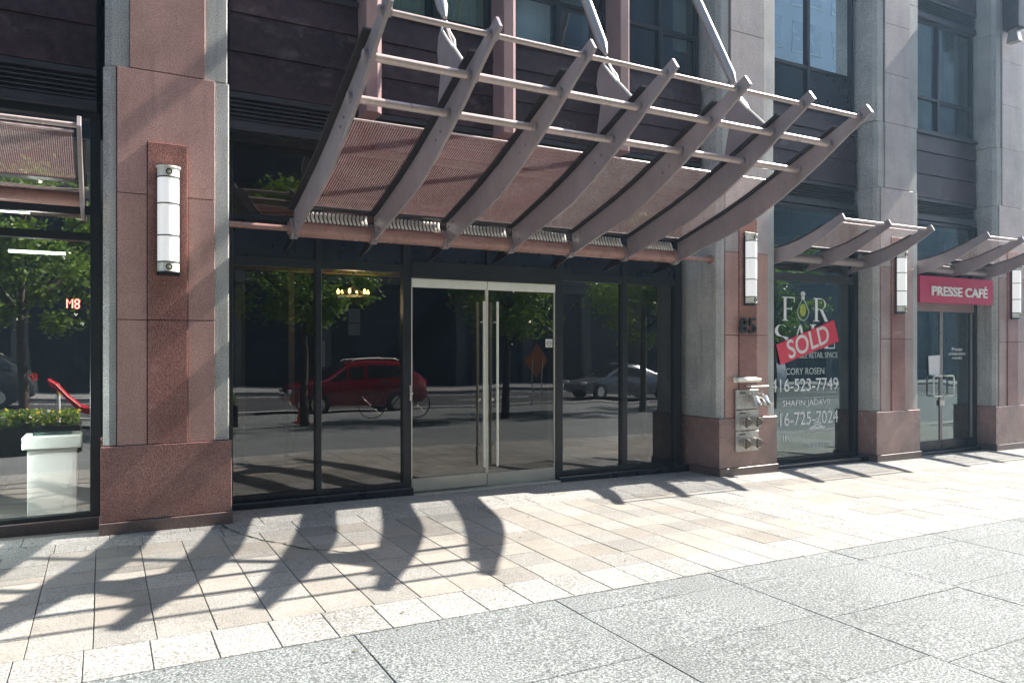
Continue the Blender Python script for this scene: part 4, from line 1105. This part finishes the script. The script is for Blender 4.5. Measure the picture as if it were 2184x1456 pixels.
def car(name, label, x, y, paint, L=4.3, Wd=1.8, H=1.55, suv=True, flip=False, cat='car'):
    z0 = gz(x) + RD
    t = empty(name, label, cat, (x, y, z0), 'vehicles in the street', math.pi if flip else 0)
    hw = Wd / 2; hl = L / 2
    if suv == 'van': st = [(-hl, .35, .9, 1.0, .9), (-hl + .15, .3, 1.1, 1.15, .95), (-hl + .6, .3, 1.2, H - .1, 1), (-hl + 1.0, .28, 1.25, H, 1), (hl - .1, .28, 1.25, H, 1), (hl, .35, 1.2, H - .1, .98)]
    elif suv: st = [(-hl, .42, .62, .66, .86), (-hl + .12, .3, .80, .84, .94), (-hl + 1.05, .26, .98, 1.02, 1), (-hl + 1.75, .26, 1.0, H - .04, 1), (-hl + 2.3, .26, 1.02, H, 1), (hl - .75, .26, 1.04, H - .03, 1), (hl - .15, .3, 1.0, 1.08, .96), (hl, .42, .8, .84, .88)]
    else: st = [(-hl, .4, .55, .58, .84), (-hl + .15, .28, .70, .72, .93), (-hl + 1.2, .24, .86, .88, 1), (-hl + 2.0, .24, .9, H - .03, 1), (-hl + 2.7, .24, .92, H, 1), (hl - 1.0, .24, .94, 1.12, 1), (hl - .6, .26, .93, .97, .98), (hl, .38, .78, .8, .88)]
    b = MB()
    for (xx, zl, zb_, zr, k) in st:
        w = hw * k; rw = w * (.80 if zr > zb_ + .15 else .93)
        b.v += [(xx, -w * .92, zl), (xx, -w, (zl + zb_) / 2), (xx, -w * .97, zb_), (xx, -rw, zr - .05 if zr > zb_ + .15 else zr - .01), (xx, -rw * .85, zr),
                (xx, rw * .85, zr), (xx, rw, zr - .05 if zr > zb_ + .15 else zr - .01), (xx, w * .97, zb_), (xx, w, (zl + zb_) / 2), (xx, w * .92, zl)]
    n = len(st)
    for i in range(n - 1):
        for j in range(10):
            k = (j + 1) % 10; b.f.append((i * 10 + j, i * 10 + k, i * 10 + 10 + k, i * 10 + 10 + j))
    b.f.append(tuple(range(10))[::-1]); b.f.append(tuple(range(10 * n - 10, 10 * n)))
    b.build('body', paint, t, 0, True)
    # side windows, windscreens
    ws = [i for i in range(n - 1) if max(st[i][3] - st[i][2], st[i + 1][3] - st[i + 1][2]) > .2]
    for s_ in (-1, 1):
        for i in ws:
            q = []
            for (j, lo) in ((i, True), (i + 1, True), (i + 1, False), (i, False)):
                xx, zl, zb_, zr, k = st[j]; w = hw * k; rw = w * (.80 if zr > zb_ + .15 else .93)
                f = .12 if lo else .82
                zt = zr - .05 if zr > zb_ + .15 else zb_
                wy = w * .97 + (rw - w * .97) * f
                xin = xx + (.06 if j == i else -.06)
                q.append((xin, s_ * (wy + .012), zb_ + (zt - zb_) * f))
            if st[i][3] - st[i][2] > .2 or st[i + 1][3] - st[i + 1][2] > .2:
                MB().quad(*q).build('side_window', 'carglass', t)
    for i in (ws[0], ws[-1]):
        q = []
        for (j, s_) in ((i, -1), (i, 1), (i + 1, 1), (i + 1, -1)):
            xx, zl, zb_, zr, k = st[j]; rw = hw * k * .74
            q.append((xx, s_ * rw, zr + .008))
        if abs(st[i][3] - st[i + 1][3]) > .2: MB().quad(*q).build('windscreen', 'carglass', t)
    for xx in (-hl + .8, hl - .85):
        for s_ in (-1, 1):
            wh = MB().tube([(xx, s_ * (hw - .2), .33), (xx, s_ * (hw + .01), .33)], .33, 20).build('wheel', 'rubber', t, 0, True)
            MB().tube([(xx, s_ * (hw + .005), .33), (xx, s_ * (hw + .02), .33)], .2, 14).build('rim', 'chrome', wh, 0, True)
    for s_ in (-1, 1):
        MB().box(-hl - .01, -hl + .1, s_ * hw * .7 - .14, s_ * hw * .7 + .14, .62, .74).build('headlight', 'white', t, .01)
        MB().box(hl - .1, hl + .012, s_ * hw * .74 - .1, s_ * hw * .74 + .1, .8, .98).build('tail_light', 'redlight', t, .01)
    if suv is True:
        for s_ in (-1, 1): MB().tube([(-hl + 1.9, s_ * hw * .68, H + .0), (-hl + 2.0, s_ * hw * .68, H + .05), (hl - .9, s_ * hw * .68, H + .04), (hl - .8, s_ * hw * .68, H - .01)], .016, 6).build('roof_rail', 'steelm', t)
    return t
car('parked_suv', 'red SUV parked at the kerb, mirrored in the entrance glass', 6.55, -13.2, 'carred', 4.1, 1.8, 1.58, True)
car('silver_sedan', 'silver sedan driving past, mirrored right of the entrance doors', 18.4, -15.6, 'carsilver', 4.6, 1.8, 1.42, False)
car('dark_hatchback', 'charcoal car with red tail lights mirrored in the left shop window', -4.0, -18.6, 'cardark', 4.3, 1.8, 1.5, True)
car('white_van', 'white and brown delivery van across the road, mirrored at the far right pane', 27.5, -19.4, 'carwhite', 5.4, 2.0, 2.3, 'van', cat='van')

def lounge(x, y, mat, label, rz=0):
    z0 = gz(x) + walkz(y)
    t = empty('curved_seat', label, 'seat', (x, y, z0), 'bright moulded seats on the pavement', rz)
    b = MB(); prof = [(-.85, .88), (-.72, .80), (-.55, .60), (-.35, .42), (-.1, .34), (.2, .34), (.5, .30), (.75, .16)]
    poly = prof + [(p[0] + .02, p[1] - .12) for p in reversed(prof)]
    b.prism([(p[0], p[1]) for p in poly], 'y', -.28, .28); b.build('shell', mat, t, .015); t.scale = (1.25, 1.1, 1.25)
    MB().box(-.45, -.38, -.26, .26, 0, .40).build('leg', mat, t, .01); MB().box(.45, .52, -.26, .26, 0, .22).build('leg', mat, t, .01)
lounge(.05, -9.7, 'redplastic', 'red curved lounge seat mirrored in the left shop window')
lounge(1.4, -10.0, 'yellowplastic', 'yellow curved lounge seat glinting in the polished pillar')
def cone(x, y, label):
    z0 = gz(x) + walkz(y)
    t = empty('traffic_cone', label, 'traffic cone', (x, y, z0))
    MB().box(-.17, .17, -.17, .17, 0, .035).build('base', 'orange', t, .006)
    MB().tube([(0, 0, .03), (0, 0, .68)], [.125, .03], 16).build('cone', 'orange', t, 0, True)
    MB().tube([(0, 0, .36), (0, 0, .46)], [.083, .067], 16, False).build('stripe', 'white', t, 0, True)
cone(4.0, -8.7, 'orange traffic cone in front of the red car, mirrored in the first entrance pane')
def bike(x, y):
    z0 = gz(x) + walkz(y)
    t = empty('bicycle', 'black bicycle parked by the kerb, mirrored left of the doors', 'bicycle', (x, y, z0), rz=.25)
    for cx_ in (-.52, .52):
        w = MB().tube([(cx_ + .33 * math.cos(R(15 * k)), 0, .34 + .33 * math.sin(R(15 * k))) for k in range(25)], .014, 6, False).build('wheel', 'rubber', t, 0, True)
        s = MB()
        for k in range(8): s.tube([(cx_, 0, .34), (cx_ + .32 * math.cos(R(45 * k)), 0, .34 + .32 * math.sin(R(45 * k)))], .003, 4)
        s.build('spokes', 'chrome', w)
    f = MB()
    for p, q in (((-.52, 0, .34), (-.15, 0, .82)), ((-.52, 0, .34), (-.03, 0, .30)), ((-.03, 0, .30), (-.18, 0, .90)), ((-.03, 0, .30), (.36, 0, .84)), ((-.16, 0, .80), (.36, 0, .86)), ((.33, 0, .98), (.52, 0, .34))): f.tube([p, q], .016, 8)
    f.build('frame', 'black', t, 0, True)
    MB().tube([(.38, -.25, 1.0), (.31, 0, 1.0), (.38, .25, 1.0)], .012, 6).build('handlebar', 'black', t, 0, True)
    MB().prism([(-.32, .92), (-.05, .92), (-.05, .96), (-.32, .98)], 'y', -.05, .05).build('saddle', 'black', t, .01)
bike(6.4, -9.0)
# orange temporary sign on posts
sg = empty('orange_sign', 'orange diamond roadwork sign on two posts, dimly mirrored in the right door', 'sign', (11.8, -11.2, gz(11.8) - .08))
MB().prism([(0, .9), (.42, 1.45), (0, 2.0), (-.42, 1.45)], 'y', -.015, .015).build('board', 'orangesign', sg, .004)
for s_ in (-.18, .18): MB().tube([(s_, .03, 0), (s_, .03, 1.5)], .02, 8).build('post', 'steel', sg)
# bollards
for k, (x, y, lb) in enumerate(((-.9, -11.0, 'thin white bollard left of the red seat in the shop window'), (.0, -11.15, 'thin white bollard right beside the red seat in the shop window'))):
    b = MB().tube([(0, 0, 0), (0, 0, .95)], .04, 12).build('bollard', 'white', None, 0, True); b.location = (x, y, gz(x) + walkz(y)); tag(b, lb, 'bollard', 'white bollards by the kerb')
    MB().tube([(0, 0, .7), (0, 0, .8)], .043, 12).build('reflective_band', 'yellowplastic', b)

# pedestrian across the road
def person(x, y, z0, label, rz):
    t = empty('person', label, 'person', (x, y, z0), rz=rz)
    V = {'pel': (0, 0, .95, .15), 'chest': (0, 0, 1.3, .17), 'neck': (0, 0, 1.48, .06), 'head': (.02, 0, 1.62, .10), 'top': (.02, 0, 1.72, .07),
         'hl': (0, .1, .9, .10), 'kl': (.16, .1, .5, .07), 'fl': (.12, .1, .08, .05), 'tl': (.28, .1, .04, .04),
         'hr': (0, -.1, .9, .10), 'kr': (-.02, -.1, .5, .07), 'fr': (-.28, -.1, .12, .05), 'tr': (-.14, -.1, .05, .04),
         'sl': (0, .19, 1.38, .07), 'el': (-.1, .24, 1.12, .05), 'wl': (.02, .25, .9, .035), 'hdl': (.06, .25, .8, .035),
         'sr': (0, -.19, 1.38, .07), 'er': (.02, -.24, 1.12, .05), 'wr': (.2, -.24, .96, .035), 'hdr': (.28, -.24, .9, .035)}
    E = [('pel', 'chest'), ('chest', 'neck'), ('neck', 'head'), ('head', 'top'), ('pel', 'hl'), ('hl', 'kl'), ('kl', 'fl'), ('fl', 'tl'), ('pel', 'hr'), ('hr', 'kr'), ('kr', 'fr'), ('fr', 'tr'),
         ('chest', 'sl'), ('sl', 'el'), ('el', 'wl'), ('wl', 'hdl'), ('chest', 'sr'), ('sr', 'er'), ('er', 'wr'), ('wr', 'hdr')]
    ks = list(V); me = bpy.data.meshes.new('body'); me.from_pydata([V[k][:3] for k in ks], [(ks.index(a), ks.index(b)) for a, b in E], [])
    o = link('body', me, t)
    md = o.modifiers.new('skin', 'SKIN'); sk = me.skin_vertices[0].data if me.skin_vertices else None
    if sk is None:
        return t
    for k, v in zip(ks, me.skin_vertices[0].data): v.radius = (V[k][3], V[k][3]); v.use_root = (k == 'pel')
    o.modifiers.new('sub', 'SUBSURF').levels = 1; o.modifiers['sub'].render_levels = 1
    ev = bpy.data.meshes.new_from_object(o.evaluated_get(bpy.context.evaluated_depsgraph_get()))
    bpy.data.objects.remove(o)
    for mt in ('skin', 'yshirt', 'denim'): ev.materials.append(M[mt])
    if len(ev.materials) > 3: ev.materials.pop(index=0)
    for p in ev.polygons:
        z = p.center.z; p.use_smooth = True
        p.material_index = 2 if z < .95 else (1 if z < 1.45 and abs(p.center.y) < .26 and z > 1.0 else 0)
    link('body', ev, t)
    MB().tube([(0, 0, 1.62), (-.02, 0, 1.70), (-.01, 0, 1.76), (0, 0, 1.79)], [.115, .12, .1, .04], 12).build('hair', 'hair', t, 0, True)
    return t
_me = bpy.data.meshes.new('x'); 
def ensure_skin():
    return True
try:
    person(0.2, -22.9, gz(0) - .085, 'pedestrian in a pale yellow top walking across the road', 0.2)
except Exception as ex:
    print('person failed', ex)

# buildings across the road
def far_building(x0, x1, y, h, wall, label, nb, nf, seed):
    t = empty('opposite_building', label, 'building', ((x0 + x1) / 2, y, -1), 'buildings across the road')
    O = Vector(((x0 + x1) / 2, y, -1))
    def fbld(b, nm, mt, par=None, bev=0):
        o = b.build(nm, mt, par or t, bev); o.location = -O if par is None else (0, 0, 0); return o
    wl = fbld(MB().box(x0, x1, y - 18, y, -1, h), 'wall', wall)
    w = (x1 - x0) / nb; fh = (h - 6) / nf
    pm = MB().box(-w * .36, w * .36, -.05, .03, 0, fh * .62).mesh('window', 'farpane')
    fm_ = MB().box(-w * .38, w * .38, .0, .06, -.12, 0).mesh('sill', 'column')
    for f in range(nf):
        for i in range(nb):
            o = link('window', pm, t, Vector((x0 + (i + .5) * w, y, 5.6 + f * fh)) - O); link('sill', fm_, o)
    gm = MB().box(-w * .45, w * .45, -.05, .02, 0, 4.2).mesh('shop_window', 'farpane')
    cm = MB().box(-.3, .3, 0, .25, 0, 5.0).mesh('column', 'column')
    for i in range(nb): link('shop_window', gm, t, Vector((x0 + (i + .5) * w, y, -.1)) - O)
    for i in range(0, nb + 1): link('column', cm, t, Vector((x0 + i * w, y, -.6)) - O)
    fbld(MB().box(x0 - .1, x1 + .1, y + .003, y + .4, 4.55, 5.0), 'cornice', 'column', None, .02)
    return t
far_building(-46, 13, -26.05, 30, 'brick', 'dark brown masonry building across the road, mirrored in the entrance', 15, 8, 1)
far_building(16, 70, -26.05, 34, 'bluewall', 'blue grey building across the road, mirrored in the right windows', 14, 9, 2)
# added volume standing in for lens veil, a thin haze, one closed box round everything
hz = MB().box(-520, 520, -520, 520, -8.5, 36).build('veil_haze', None)
tag(hz, kind='stuff')
hm, ht, hp, ho = nmat('lens_veil_haze'); ht.nodes.remove(hp)
pv = ht.nodes.new('ShaderNodeVolumePrincipled'); pv.inputs['Color'].default_value = (0.45, 0.70, 1.0, 1)
pv.inputs['Density'].default_value = 0.0019; pv.inputs['Anisotropy'].default_value = 0.68
lk(ht, pv.outputs[0], ho.inputs['Volume']); hz.data.materials.append(hm)
print('laid', cnt)
